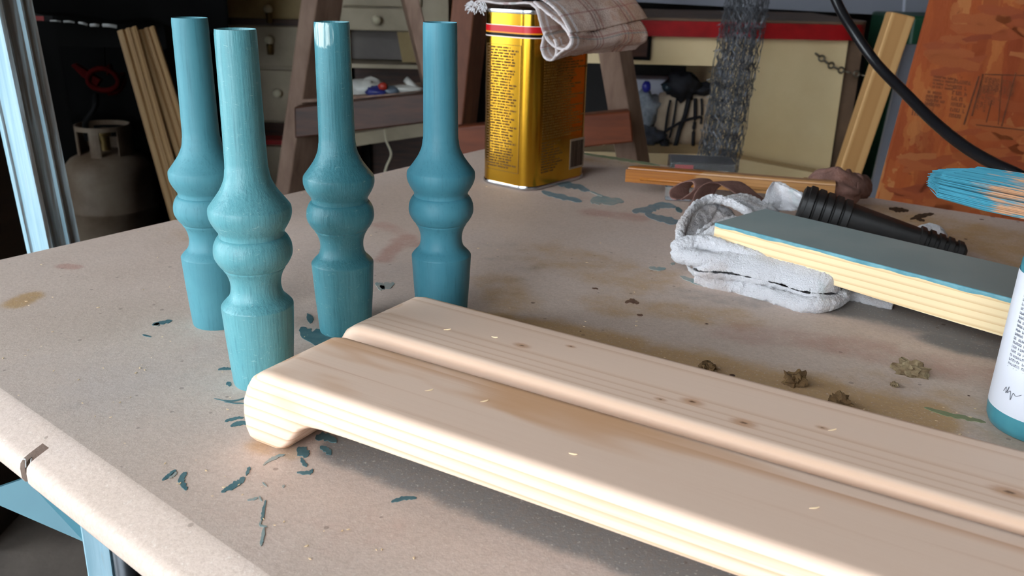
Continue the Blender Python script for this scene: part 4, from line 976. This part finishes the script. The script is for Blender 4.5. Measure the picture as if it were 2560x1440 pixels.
drawer(c1, 306, 786, 172, 300, Y, M['cream'], (697, 231))
obj('drawer_rail', *box(x0, x1, Y + .008, Y + .03, zat(61, Y, 560), zat(45, Y, 560)), M['brown_wood'], c1)
Y = 2.95
c2 = thing('low_cabinet', 'low cream cabinet with red top edge behind the sawhorse', 'cabinet', (xat(700, Y), Y + .2, 0))
x0, x1 = xat(600, Y, 420), xat(870, Y, 420)
obj('carcass', *box(x0, x1, Y + .02, Y + .07, .002, zat(362, Y, 700)), M['cream'], c2)
obj('red_edge', *box(x0 - .005, x1 + .005, Y - .01, Y + .07, zat(361, Y, 700), zat(349, Y, 700)), M['red_paint'], c2)
drawer(c2, 610, 860, 368, 520, Y, M['cream'], (775, 412))
Y = 2.9
c3 = thing('wall_hutch', 'cream hutch with small knobbed drawers seen between the turned legs', 'hutch', (xat(955, Y), Y + .2, 0))
x0, x1 = xat(846, Y), xat(1120, Y)
obj('carcass', *join(box(x0, x1, Y + .021, Y + .35, zat(78, Y, 955), zat(-260, Y, 955)), box(x0, x0 + .02, Y + .021, Y + .35, zat(156, Y, 955), zat(78, Y, 955)), box(x1 - .02, x1, Y + .021, Y + .35, zat(156, Y, 955), zat(78, Y, 955))), M['cream'], c3)
drawer(c3, 852, 1052, -90, 16, Y, M['cream'], (944, -30)); drawer(c3, 852, 1052, 20, 77, Y, M['cream'], (944, 49))
M['grey_panel'] = plain('grey_panel', lin(122, 114, 108), lin(104, 96, 92), 5, .6)
obj('recess_panel', *box(x0 + .02, x1 - .02, Y + .10, Y + .12, zat(156, Y, 955), zat(78, Y, 955)), M['grey_panel'], c3)
o = obj('door_leaf', *quadbox([P(992, 80, Y), P(1040, 80, Y), P(1058, 156, Y), P(1006, 156, Y)], (0, .02, 0)), M['cream_yellow'], c3)
obj('moulding_board', *box(x0 - .01, x1 + .01, Y - .012, Y + .35, zat(170, Y, 955), zat(160, Y, 955)), M['cream'], c3)
obj('back_board', *box(x0, x1, Y + .30, Y + .34, .30, zat(170, Y, 955)), M['brown_wood'], c3)
obj('bottom_board', *quadbox([P(846, 340, Y), P(1130, 296, Y), P(1130, 330, Y), P(846, 372, Y)], (0, .3, 0)), M['cream'], c3)
for x in (x0 + .02, x1 - .04): obj('foot', *box(x, x + .03, Y + .26, Y + .29, .002, zat(356, Y, 955)), M['dark_gap'], c3)
o = obj('white_cable', *tube(spline([P(962, 322, 2.85), P(966, 352, 2.84), P(978, 385, 2.83), P(966, 418, 2.83), P(960, 450, 2.83), P(958, 560, 2.84), Vector((xat(958, 2.86, 700), 2.86, .01))], 6), .004, 7), M['knob'], smooth=True)
tag(o, 'thin white cable dangling below the hutch', 'cable')

# ------------------------------------------------------------------ weathered trestle (two A-frames and a beam)
M['trestle'] = plain('weathered_wood', lin(150, 122, 104), lin(116, 88, 72), 7, .7, .3, 60, sc3=(4, 4, 1))
M['trestle_red'] = plain('red_brown_wood', lin(132, 80, 54), lin(100, 56, 38), 7, .6, .3, 60, sc3=(4, 4, 1))
M['trestle_rail'] = plain('orange_brown_wood', lin(124, 62, 34), lin(96, 46, 26), 6, .55, .2, 60, sc3=(1, 4, 8))
tr = thing('wooden_trestle', 'tall weathered wooden trestle with splayed legs behind the table', 'trestle', (-.2, 2.2, 0))
def leg_px(uT0, uT1, vT, uB0, uB1, vB, Y, depth, m, ztop):
    a0, a1, b0, b1 = P(uT0, vT, Y), P(uT1, vT, Y), P(uB0, vB, Y), P(uB1, vB, Y)
    up = lambda a, b, z: a + (a - b) * ((z - a.z) / (a.z - b.z))
    o = obj('leg', *quadbox([up(a0, b0, ztop), up(a1, b1, ztop), up(a1, b1, .002), up(a0, b0, .002)], depth), m, tr); bevel(o, .003, 2); return o
leg_px(752, 793, 0, 692, 728, 440, 2.30, (.05, .085, 0), M['trestle'], 1.5)
leg_px(1010, 1048, 0, 1047, 1086, 150, 2.36, (-.02, .085, 0), M['trestle'], 1.5)
leg_px(1130, 1188, 0, 1098, 1154, 330, 1.98, (.030, .085, 0), M['trestle_red'], 1.5)
leg_px(1488, 1543, 95, 1518, 1572, 270, 2.05, (.035, .05, 0), M['trestle'], 1.5)
def rail_px(pts, Y, th, m, nm='rail'):
    o = obj(nm, *quadbox([P(u, v_, Y) for u, v_ in pts], (0, th, 0)), m, tr); bevel(o, .004, 2); return o
rail_px([(735, 268), (1090, 229), (1092, 304), (737, 346)], 2.262, .036, M['brown_wood'])
rail_px([(1140, 318), (1576, 277), (1584, 356), (1145, 402)], 1.94, .038, M['trestle_rail'])
q0, q1 = P(770, -300, 2.33), P(1330, -330, 2.03)
obj('top_beam', *quadbox([Vector((-.50, 2.37, 1.44)), Vector((.12, 2.02, 1.44)), Vector((.12, 2.02, 1.53)), Vector((-.50, 2.37, 1.53))], (.02, .05, 0)), M['trestle'], tr)
obj('shelf', *quadbox([P(735, 250, 2.30), P(1092, 228, 2.30), P(1092, 236, 2.30), P(735, 258, 2.30)], (0, .22, 0)), M['trestle'], tr)
# oddments on the trestle shelf
M['film'] = plain('milky_plastic', lin(190, 188, 180), lin(150, 150, 146), 20, .4); M['blue_film'] = plain('blue_plastic', lin(46, 52, 120), lin(30, 34, 78), 20, .4); M['red_plastic'] = plain('red_plastic', lin(150, 40, 26), rough=.5); M['teal_plastic'] = plain('grey_blue_plastic', lin(96, 108, 120), lin(60, 70, 80), 20, .4)
def odd(name, u, v_, Y, rx, ry, rz, m, lab, cat, seed, am=.5):
    q = P(u, v_, Y); o = obj(name, *lump((q.x, q.y, q.z), rx, ry, rz, 20, am, 2.2, seed), M[m], smooth=True); tag(o, lab, cat); return o
odd('plastic_bag', 912, 225, 2.36, .050, .03, .030, 'film', 'milky plastic bag on the trestle shelf beside the scratched leg', 'bag', 3)
odd('plastic_wrapper', 940, 230, 2.32, .030, .02, .014, 'blue_film', 'dark blue plastic wrapper on the trestle shelf', 'wrapper', 4)
odd('red_stopper', 957, 216, 2.31, .012, .010, .010, 'red_plastic', 'red plastic top on the blue wrapper', 'cap', 5, .2)
odd('plastic_sleeve', 1012, 222, 2.34, .050, .02, .010, 'film', 'pale plastic sleeve lying on the right of the trestle shelf', 'sleeve', 6, .3)
odd('plastic_scrap', 978, 226, 2.33, .026, .02, .012, 'teal_plastic', 'grey-blue crumpled plastic between the wrapper and the sleeve', 'wrapper', 8, .4)
q0, q1 = P(1014, 198, 2.35), P(1040, 222, 2.34)
o = obj('paper_tube', *tube([q0, q1], .009, 12), M['film'], smooth=True); tag(o, 'short white paper tube propped on the plastic sleeve', 'tube')

# ------------------------------------------------------------------ background, right: cream bench with red edge
M['bench_cream'] = plain('bench_cream_paint', lin(224, 200, 156), lin(210, 184, 138), 4, .5, .06, 60)
Y = 2.28
bn = thing('cream_bench', 'cream painted bench with rounded red counter edge and open compartment', 'bench', (.55, Y + .3, 0))
zt, zb = zat(48, Y, 1700), zat(92, Y, 1700)
XR = xat(2196, Y, 80); XL = xat(1380, Y, 80)
edge = [Vector((XL, Y, 0)), Vector((XR - .11, Y, 0))] + [Vector((XR - .11 + .11 * math.sin(a), Y + .11 - .11 * math.cos(a), 0)) for a in [math.pi / 2 * i / 8 for i in range(1, 9)]] + [Vector((XR, Y + .55, 0)), Vector((XL, Y + .55, 0))]
obj('red_counter_edge', *quadbox([p + Vector((0, 0, zb)) for p in edge], (0, 0, zt - zb - .004)), M['red_paint'], bn, sharp=40)
M['counter'] = plain('worn_counter_top', lin(120, 92, 70), lin(90, 70, 54), 8, .6)
obj('counter_top', *quadbox([p + Vector((0, -.004 if i < 10 else 0, zt - .0035)) for i, p in enumerate(edge)], (0, 0, .006)), M['counter'], bn)
zo, zs = zat(166, Y, 1700), zat(388, Y, 1700)          # top and bottom of the open compartment
xo = xat(1800, Y, 300); xe = xat(2128, Y, 130)
Yp = Y + .03
fp = obj('apron_panel', *box(XL, xo, Yp, Yp + .018, zo, zb), M['bench_cream'], bn)
obj('front_panel', *box(xo, xe, Yp, Yp + .018, .10, zb), M['bench_cream'], bn)
obj('side_panel', *box(xe - .018, xe, Yp + .019, Yp + .5, .10, zb), M['bench_cream'], bn)
obj('side_face_strip', *box(xe + .001, xe + .05, Yp + .03, Yp + .05, .10, zb), M['counter'], bn)  # set-back strip added in place of the bench's dark side face
obj('divider', *box(xo, xo + .018, Yp + .019, Yp + .5, .10, zb), M['bench_cream'], bn)
obj('compartment_floor', *box(XL, xo, Yp - .01, Yp + .5, zs - .03, zs), M['bench_cream'], bn)
obj('lower_panel', *box(XL, xo, Yp, Yp + .018, .10, zs - .032), M['bench_cream'], bn)
obj('back_panel', *box(XL, xe, Yp + .5, Yp + .515, .10, zb), M['darkwall'], bn)
obj('ledge', *quadbox([P(1780, 384, Y - .05), P(2140, 452, Y - .05), P(2140, 520, Y - .05), P(1780, 452, Y - .05)], (0, .07, 0)), M['bench_cream'], bn)
obj('plinth', *box(XL + .03, xe - .03, Yp + .05, Yp + .48, .002, .098), M['dark_gap'], bn)
# latch box let into the apron
la = thing('latch_box', 'dark rectangular metal latch under the red counter edge', 'latch', P(1600, 120, Y))
x0, x1, z0, z1 = xat(1568, Y, 120), xat(1630, Y, 120), zat(152, Y, 1600), zat(86, Y, 1600)
obj('latch_frame', *join(box(x0, x1, Yp - .012, Yp - .001, z1 - .012, z1), box(x0, x1, Yp - .012, Yp - .001, z0, z0 + .008), box(x0, x0 + .008, Yp - .012, Yp - .001, z0 + .008, z1 - .012), box(x1 - .008, x1, Yp - .012, Yp - .001, z0 + .008, z1 - .012)), M['black_metal'], la)
obj('latch_cup', *box(x0 + .008, x1 - .008, Yp - .005, Yp - .001, z0 + .008, z1 - .012), M['brown_wood'], la)
# chain fixed to the panel
ch = thing('chain', 'short steel chain hanging across the corner of the cream bench', 'chain', P(2040, 135, Yp - .01))
M['chain'] = plain('dull_chain_steel', lin(120, 112, 98), rough=.4, metal=.8)
cp_ = spline([P(2040, 134, Yp - .012), P(2072, 160, Yp - .014), P(2110, 178, Yp - .014), P(2168, 190, Yp - .012)], 3)
link_src = None
for i in range(len(cp_) - 1):
    a, b = cp_[i], cp_[i + 1]; m_ = (a + b) / 2; d = (b - a).normalized(); h = (b - a).length * .62; up = Vector((0, -1, 0)) if i % 2 else d.cross(Vector((0, -1, 0))).normalized()
    s_ = d.cross(up).normalized()
    Mx = frame(m_, d, s_, d.cross(s_))
    if link_src is None:
        lp = [Vector((h * math.cos(t_) * 1.0, .0068 * math.sin(t_), 0)) for t_ in [2 * math.pi * k / 16 for k in range(16)]]
        link_src = obj('link', *tube(lp, .0022, 6, closed=True), M['chain'], ch, M=Mx, smooth=True)
    else:
        o = link_src.copy(); C.objects.link(o); o.parent = ch; o.matrix_parent_inverse = link_src.matrix_parent_inverse.copy(); o.matrix_basis = Mx
# things in the compartment
M['bag_tan'] = plain('tan_sack', lin(186, 166, 144), lin(156, 136, 116), 8, .85, .3, 80)
M['white_card'] = plain('white_card', lin(210, 212, 226), lin(190, 192, 206), 6, .6)
Yi = Yp + .12
def inbox(name, u0, u1, v0, v1, Y0, th, m, lab, cat):
    x0, x1 = xat(u0, Y0, (v0 + v1) / 2), xat(u1, Y0, (v0 + v1) / 2)
    o = obj(name, *box(x0, x1, Y0, Y0 + th, zs + .001, zat(v0, Y0, (u0 + u1) / 2)), m); bevel(o, .004, 2); tag(o, lab, cat); return o
inbox('white_carton', 1555, 1690, 198, 390, Yi + .20, .10, M['white_card'], 'white carton at the back of the open bench compartment', 'carton')
inbox('grey_carton', 1716, 1800, 188, 390, Yi + .22, .08, plain('grey_blue_card', lin(140, 146, 156), lin(120, 126, 136), 6, .6), 'grey-blue carton at the back right of the compartment', 'carton')
q = P(1722, 320, Yi); qb = zs + .001
V, F = [], []
hx, hy = xat(1796, Yi, 300) - xat(1648, Yi, 300), .12
xb0 = xat(1648, Yi, 300); zt_ = zat(238, Yi, 1700)
rings = []
for k, (z_, g_) in enumerate(((qb, .90), (qb + .03, 1.0), (qb + .09, 1.02), (zt_ - .03, .98), (zt_ - .006, .86), (zt_, .6))):
    r = []
    for i in range(28):
        a = 2 * math.pi * i / 28; cx, sx_ = math.cos(a), math.sin(a)
        r.append(Vector((xb0 + hx / 2 + hx / 2 * g_ * math.copysign(abs(cx) ** .5, cx) + .004 * math.sin(5 * a + k), Yi + .06 + hy / 2 * g_ * math.copysign(abs(sx_) ** .6, sx_), z_)))
    rings.append(r + [r[0]])
v, f = sheet(rings); f.append(tuple(range(28)))
f.append(tuple(5 * 29 + i for i in range(28)))
sk = obj('canvas_sack', v, f, M['bag_tan'], smooth=True); tag(sk, 'tan sack hung with black cords in the open compartment', 'sack')
M['cord_black'] = plain('black_cord', lin(26, 26, 30), lin(40, 40, 46), 30, .6)
CORDS = [([(1676, 250), (1668, 290), (1662, 340), (1664, 366)], .0035, 'leftmost'), ([(1692, 246), (1684, 300), (1674, 345)], .003, 'second from the left'), ([(1722, 246), (1712, 290), (1700, 320), (1690, 358), (1684, 372)], .0065, 'third from the left, thickest'), ([(1738, 246), (1738, 290), (1734, 330), (1732, 372)], .005, 'fourth from the left'), ([(1754, 246), (1755, 280), (1752, 310)], .0035, 'rightmost, short')]
for pts, r_, lab in CORDS:
    o = obj('elastic_rope', *tube(spline([P(u, v_, Yi - .012) for u, v_ in pts], 5), r_, 8), M['cord_black'], smooth=True); tag(o, 'black elastic cord hanging down the tan sack, ' + lab, 'cord', 'black cords on the tan sack')
    q = P(*pts[-1], Yi - .012)
o = obj('elastic_rope', *tube(spline([P(1664, 328, Yi - .02), P(1690, 312, Yi - .022), P(1716, 300, Yi - .022), P(1752, 292, Yi - .02)], 5), .004, 8), M['cord_black'], smooth=True); tag(o, 'black elastic cord running sideways across the tan sack', 'cord', 'black cords on the tan sack')
def blob(name, u, v_, Y, rx, ry, rz, m, lab, cat, seed, am=.5, base=None):
    q = P(u, v_, Y); o = obj(name, *lump((q.x, q.y, q.z), rx, ry, rz, 20, am, 2.2, seed, base), m, smooth=True); tag(o, lab, cat); return o
blob('cord_bundle', 1705, 212, Yi - .0, .045, .03, .038, M['cord_black'], 'black tangle of cord ends on top of the tan sack', 'cords', 2, .6)
blob('cord_bundle', 1752, 222, Yi + .01, .035, .025, .016, M['cord_black'], 'small black clump at the right of the sack top', 'cords', 5, .6)
blob('dark_ball', 1668, 218, Yi - .01, .014, .014, .013, plain('dark_teal_rubber', lin(24, 44, 54), rough=.5), 'dark blue-green ball beside the cord tangle', 'ball', 5, .1)
blob('cable_heap', 1612, 345, Yi + .03, .055, .05, .035, plain('grey_cable', lin(70, 74, 84), lin(40, 42, 48), 40, .5), 'dark grey heap of cable at the left of the compartment', 'cable', 6, .7, zs + .001)
blob('clear_bag', 1612, 275, Yi + .06, .048, .04, .055, plain('grey_film', lin(150, 156, 164), lin(90, 96, 104), 40, .4), 'grey plastic bag below the blue knob in the compartment', 'bag', 9, .5)
blob('blue_stopper', 1616, 217, Yi + .04, .013, .012, .016, plain('blue_knob', lin(34, 36, 130), rough=.4), 'small dark blue knob on top of the grey plastic bag', 'knob', 1, .15)
q = P(1664, 368, Yi - .02)
fn = obj('black_hook', *tube([P(1660, 352, Yi - .02), P(1664, 372, Yi - .02), P(1666, 396, Yi - .02)], [.014, .010, .003], 14), M['cord_black'], smooth=True); tag(fn, 'black hook at the bottom end of the cords', 'hook')

# grey hanging panel above the bench
M['grey_wall'] = plain('grey_painted_panel', lin(146, 148, 158), lin(128, 130, 140), 3, .6)
Yg = 2.86
gp = obj('wall_panel', *quadbox([P(1380, -6, Yg), P(2330, 44, Yg), P(2330, 44, Yg) + Vector((.05, 0, .8)), P(1380, -6, Yg) + Vector((0, 0, .8))], (0, .03, 0)), M['grey_wall']); struct(gp); gp.name = 'trim_1'
o = obj('seam_strip', *quadbox([P(2262, -60, Yg - .004), P(2268, -60, Yg - .004), P(2262, 40, Yg - .004), P(2256, 40, Yg - .004)], (0, .006, 0)), M['white_card'], gp)
o = obj('green_bin', *box(xat(2275, 2.5, 80), xat(2450, 2.5, 80), 2.5, 2.8, .002, zat(40, 2.5, 2300)), plain('green_plastic', lin(20, 70, 48), rough=.5)); bevel(o, .01, 2); tag(o, 'dark green bin behind the leaning timber', 'bin')
o = obj('grey_sheet', *quadbox([P(2262, 112, 2.1), P(2420, 112, 2.1), P(2420, 112, 2.1) * 1, P(2180, 470, 2.1)][:2] + [Vector((P(2420, 112, 2.1).x, 2.1, .002)), Vector((P(2170, 480, 2.1).x - .03, 2.1, .002))], (0, .012, 0)), M['grey_wall']); tag(o, 'grey sheet panel standing behind the orange chipboard', 'panel')

# ------------------------------------------------------------------ roll of wire mesh
M['wire'] = plain('galvanised_wire', lin(120, 122, 128), lin(84, 84, 88), 30, .45, metal=.6)
wb, wt = P(1796, 398, 1.95), P(1868, 0, 1.95); up = (wt - wb).normalized()
w0 = wb - up * ((wb.z - .004) / up.z); wl = (1.30) / up.z
sx_ = up.cross(Vector((0, 1, 0))).normalized(); sy_ = up.cross(sx_)
rng = random.Random(9); wires = []
for lay in range(6):
    Rw = .045 - .0065 * lay; nst = 26 if lay < 3 else 16
    for k in range(nst):
        ph = 2 * math.pi * k / nst; sg = 1 if k % 2 else -1; pts = []
        for i in range(112):
            e = i / 111; a = ph + sg * .38 * (2 * abs(((e * 38 + .5 * (k // 2 % 2)) % 1) - .5)) + lay * .4
            r_ = Rw * (1 + .05 * math.sin(40 * e + k)) + rng.uniform(-.0016, .0016)
            pts.append(w0 + up * (wl * e) + sx_ * (r_ * math.cos(a)) + sy_ * (r_ * math.sin(a)))
        wires.append(tube(pts, .0009, 3, cap=False))
for k in range(300):
    e = rng.uniform(.45, 1); a = rng.uniform(0, 6.28); p = w0 + up * (wl * e) + (sx_ * math.cos(a) + sy_ * math.sin(a)) * .046
    d = noise.noise_vector(p * 90) * .022; wires.append(tube([p, p + d * .6 + sx_ * .004 * math.cos(a), p + d], .0007, 3, cap=False))
o = obj('wire_mesh_roll', *join(*wires), M['wire']); tag(o, 'tall grey roll of galvanised wire mesh standing before the cream bench', 'wire mesh')

# ------------------------------------------------------------------ leaning timber
M['lumber'] = wood('leaning_timber', lin(206, 160, 104), lin(182, 132, 78), 30, (.0, -.02, .05), .05, 1.5, .6, (.3, .92))
Yl = 1.98
a, b = P(2228, 38, Yl), P(2098, 430, Yl); a2, b2 = P(2290, 42, Yl), P(2160, 430, Yl)
top_ = a + (a - b) * .02; bot = b + (b - a) * ((b.z - .004) / (a.z - b.z)); xa = (top_ - bot).normalized(); L_ = (top_ - bot).length
yv = (a2 - a); yv -= xa * yv.dot(xa); wd_ = yv.length; yv.normalize(); zv = xa.cross(yv)
if zv.y < 0: zv = -zv
o = obj('timber', *quadbox([(0, 0, 0), (L_, 0, 0), (L_, wd_, 0), (.0, wd_, 0)], (0, 0, .036)), M['lumber'], M=frame(bot, xa, yv, zv)); bevel(o, .003, 2)
tag(o, 'pale timber plank leaning between the cream bench and the orange chipboard', 'timber')

# ------------------------------------------------------------------ orange strand board
Yo = 1.62
t = NT('strand_board'); col = None
base_ = t.mix(t.smooth(t.noise(t.co(), 7, 4), .35, .7), lin(168, 84, 40), lin(148, 66, 34))
for k in range(4):
    vv = t.co((34, 34, 8), (k * 3.1, k, k * 2), (0, math.radians(35 + 50 * k), 0)); vv = t.n('ShaderNodeVectorMath', {0: vv, 1: t.n('ShaderNodeTexNoise', {'Vector': t.co(loc=(k, 0, 0)), 'Scale': 24.0, 'Detail': 4.0}).outputs[1]}, operation='MULTIPLY_ADD').outputs[0] if False else t.mix(.35, vv, t.n('ShaderNodeTexNoise', {'Vector': t.co(loc=(k, 0, 0)), 'Scale': 40.0, 'Detail': 5.0}).outputs[1], 'LINEAR_LIGHT'); vr = t.n('ShaderNodeTexVoronoi', {'Vector': vv, 'Scale': .9, 'Randomness': 1.0})
    cc_ = t.n('ShaderNodeSeparateColor', {0: vr.outputs[1]}).outputs
    pick = t.math('GREATER_THAN', cc_[0], .62)
    base_ = t.mix(t.math('MULTIPLY', pick, .45), base_, t.ramp(cc_[1], [(.0, lin(132, 56, 28)), (.5, lin(170, 82, 40)), (.85, lin(186, 110, 56)), (1, lin(206, 148, 90))]))
nz = t.noise(t.co((60, 60, 30)), 2, 4)
base_ = t.mix(t.math('MULTIPLY', t.smooth(nz, .68, .78), .5), base_, lin(96, 40, 20))
sc_ = t.noise(t.co((14, 30, 50)), 1.6, 4, .6, .5); base_ = t.mix(t.math('MULTIPLY', t.smooth(sc_, .68, .74), .6), base_, lin(104, 48, 26))
t.bump(nz, .5, .002); M['osb'] = t.out(base_, .5)
a, b = P(2330, 0, Yo), P(2195, 495, Yo); dv = (b - a) / (a.z - b.z)
tp, bt_ = a - dv * .22, a + dv * (a.z - .004)
sb_ = thing('strand_board', 'orange strand board sheet with dark printed stamps standing at the right', 'board', bt_)
o = obj('sheet', *quadbox([bt_, bt_ + Vector((.75, 0, 0)), tp + Vector((.80, 0, .0)), tp], (0, .012, 0)), M['osb'], sb_)
strand_m = [plain('strand_%d' % i, c1_, c2_, 30, .5, .3, 160, sc3=(1, 1, 5)) for i, (c1_, c2_) in enumerate(((lin(172, 92, 46), lin(158, 78, 38)), (lin(162, 78, 38), lin(148, 68, 34)), (lin(150, 68, 34), lin(132, 56, 28)), (lin(178, 106, 58), lin(164, 90, 46))))]
rng = random.Random(77); strand_src = []
for k in range(8):
    n_ = 7; L1, W1 = 1.0, .34; pts = []
    for i in range(n_): pts.append(Vector((-.5 + i / (n_ - 1), 0, .11 * (1 - .5 * abs(2 * i / (n_ - 1) - 1) ** 3) + rng.uniform(-.03, .03))))
    for i in range(n_): pts.append(Vector((.5 - i / (n_ - 1), 0, -.11 * (1 - .5 * abs(2 * i / (n_ - 1) - 1) ** 3) + rng.uniform(-.04, .04))))
    strand_src.append(quadbox(pts, (0, 1, 0)))
strand_mesh = {}
for k in range(230):
    zz = rng.uniform(T - .18, T + .36); e_ = (zz - bt_.z) / (tp.z - bt_.z); xl = bt_.x + (tp.x - bt_.x) * e_
    Ls = rng.uniform(.05, .11); xx = xl + Ls * .45 + rng.uniform(0, .42); an = rng.choice((0, 0, 0, 1)) * rng.uniform(-1.2, 1.2) + rng.uniform(-.25, .25)
    if abs(zz - (T + .09)) < .05 and xx < xl + .3 and k % 4: continue
    mi, si = rng.choice((0, 0, 1, 1, 1, 2, 3)), rng.randrange(8)
    Mx = Matrix.Translation((xx, Yo - .0002 - .0003 * (k % 3) / 2, zz)) @ Matrix.Rotation(an, 4, 'Y') @ Matrix.Diagonal((Ls, .0006, Ls * .8, 1))
    if (mi, si) not in strand_mesh:
        o = obj('strand', *strand_src[si], strand_m[mi], sb_, M=Mx); strand_mesh[(mi, si)] = o
    else:
        q_ = strand_mesh[(mi, si)]; o = q_.copy(); C.objects.link(o); o.parent = sb_; o.matrix_parent_inverse = q_.matrix_parent_inverse.copy(); o.matrix_basis = Mx
M['stamp'] = plain('faded_stamp_ink', lin(112, 58, 34), lin(140, 76, 40), 60, .7)
M['stamp_dark'] = plain('dark_stamp_ink', lin(84, 44, 28), lin(122, 66, 36), 60, .7)
def osb_quad(pts, m='stamp'): return quadbox([P(u, v_, Yo - .0010) for u, v_ in pts], (0, .0014, 0))
def line_px(u0, v0, u1, v1, w_):
    d = Vector((u1 - u0, v1 - v0)).normalized(); n_ = Vector((-d.y, d.x)) * w_ / 2
    return osb_quad([(u0 + n_.x, v0 + n_.y), (u1 + n_.x, v1 + n_.y), (u1 - n_.x, v1 - n_.y), (u0 - n_.x, v0 - n_.y)])
lines = [(2448, 190, 2410, 312, 4), (2458, 185, 2430, 290, 4), (2540, 182, 2504, 316, 3), (2480, 250, 2466, 306, 2.5), (2462, 186, 2600, 190, 3), (2440, 312, 2600, 330, 3), (2506, 186, 2496, 312, 2)]
obj('stamp_rules', *join(*[line_px(*l) for l in lines]), M['stamp_dark'], sb_)
rng = random.Random(14); qs = []
def stamp_text(u0, v0, width, height, nl, ang, rng):
    ca_, sa_ = math.cos(ang), math.sin(ang)
    for (xa_, xb_, ya_, yb_) in glyphs(rng, width, height, nl, fill=(.55, 1.0), lw=.7):
        qs.append(osb_quad([(u0 + x * ca_ - y * sa_, v0 + x * sa_ + y * ca_) for x, y in ((xa_, -ya_), (xb_, -ya_), (xb_, -yb_), (xa_, -yb_))]))
stamp_text(2335, 188, 100, 34, 4, math.radians(8), rng); stamp_text(2320, 226, 50, 40, 4, math.radians(8), rng)
stamp_text(2386, 198, 46, 100, 7, math.radians(8), rng); stamp_text(2282, 270, 60, 26, 1, math.radians(8), rng)
stamp_text(2540, 205, 60, 90, 9, math.radians(100), rng); stamp_text(2496, 200, 100, 46, 5, math.radians(100), rng); stamp_text(2340, 240, 60, 26, 5, math.radians(100), rng)
obj('stamp_print', *join(*qs), M['stamp'], sb_)

# ------------------------------------------------------------------ black cable sweeping down from above
cb = spline([P(1990, -420, 1.30), P(2040, -150, 1.28), P(2090, 0, 1.24), P(2135, 80, 1.20), P(2192, 160, 1.16), P(2262, 232, 1.10), P(2330, 300, 1.04), P(2400, 358, .98), P(2470, 402, .93), P(2560, 446, .88), P(2680, 520, .84), P(2860, 700, .80)], 8)
q = cb[-1]; cb += [Vector((q.x + .05, q.y, q.z - .03)), Vector((q.x + .10, q.y, T + .012)), Vector((q.x + .16, q.y + .02, T + .0075))]
t = NT('black_cable'); vv = t.co()
M['cable'] = t.out(t.mix(t.math('MULTIPLY', t.smooth(t.noise(vv, 420, 3), .66, .76), .5), lin(18, 18, 21), lin(110, 112, 116)), .3)
o = obj('black_cable', *tube(cb, .0066, 14), M['cable'], smooth=True); tag(o, 'thick black cable sweeping down across the orange strand board', 'cable')
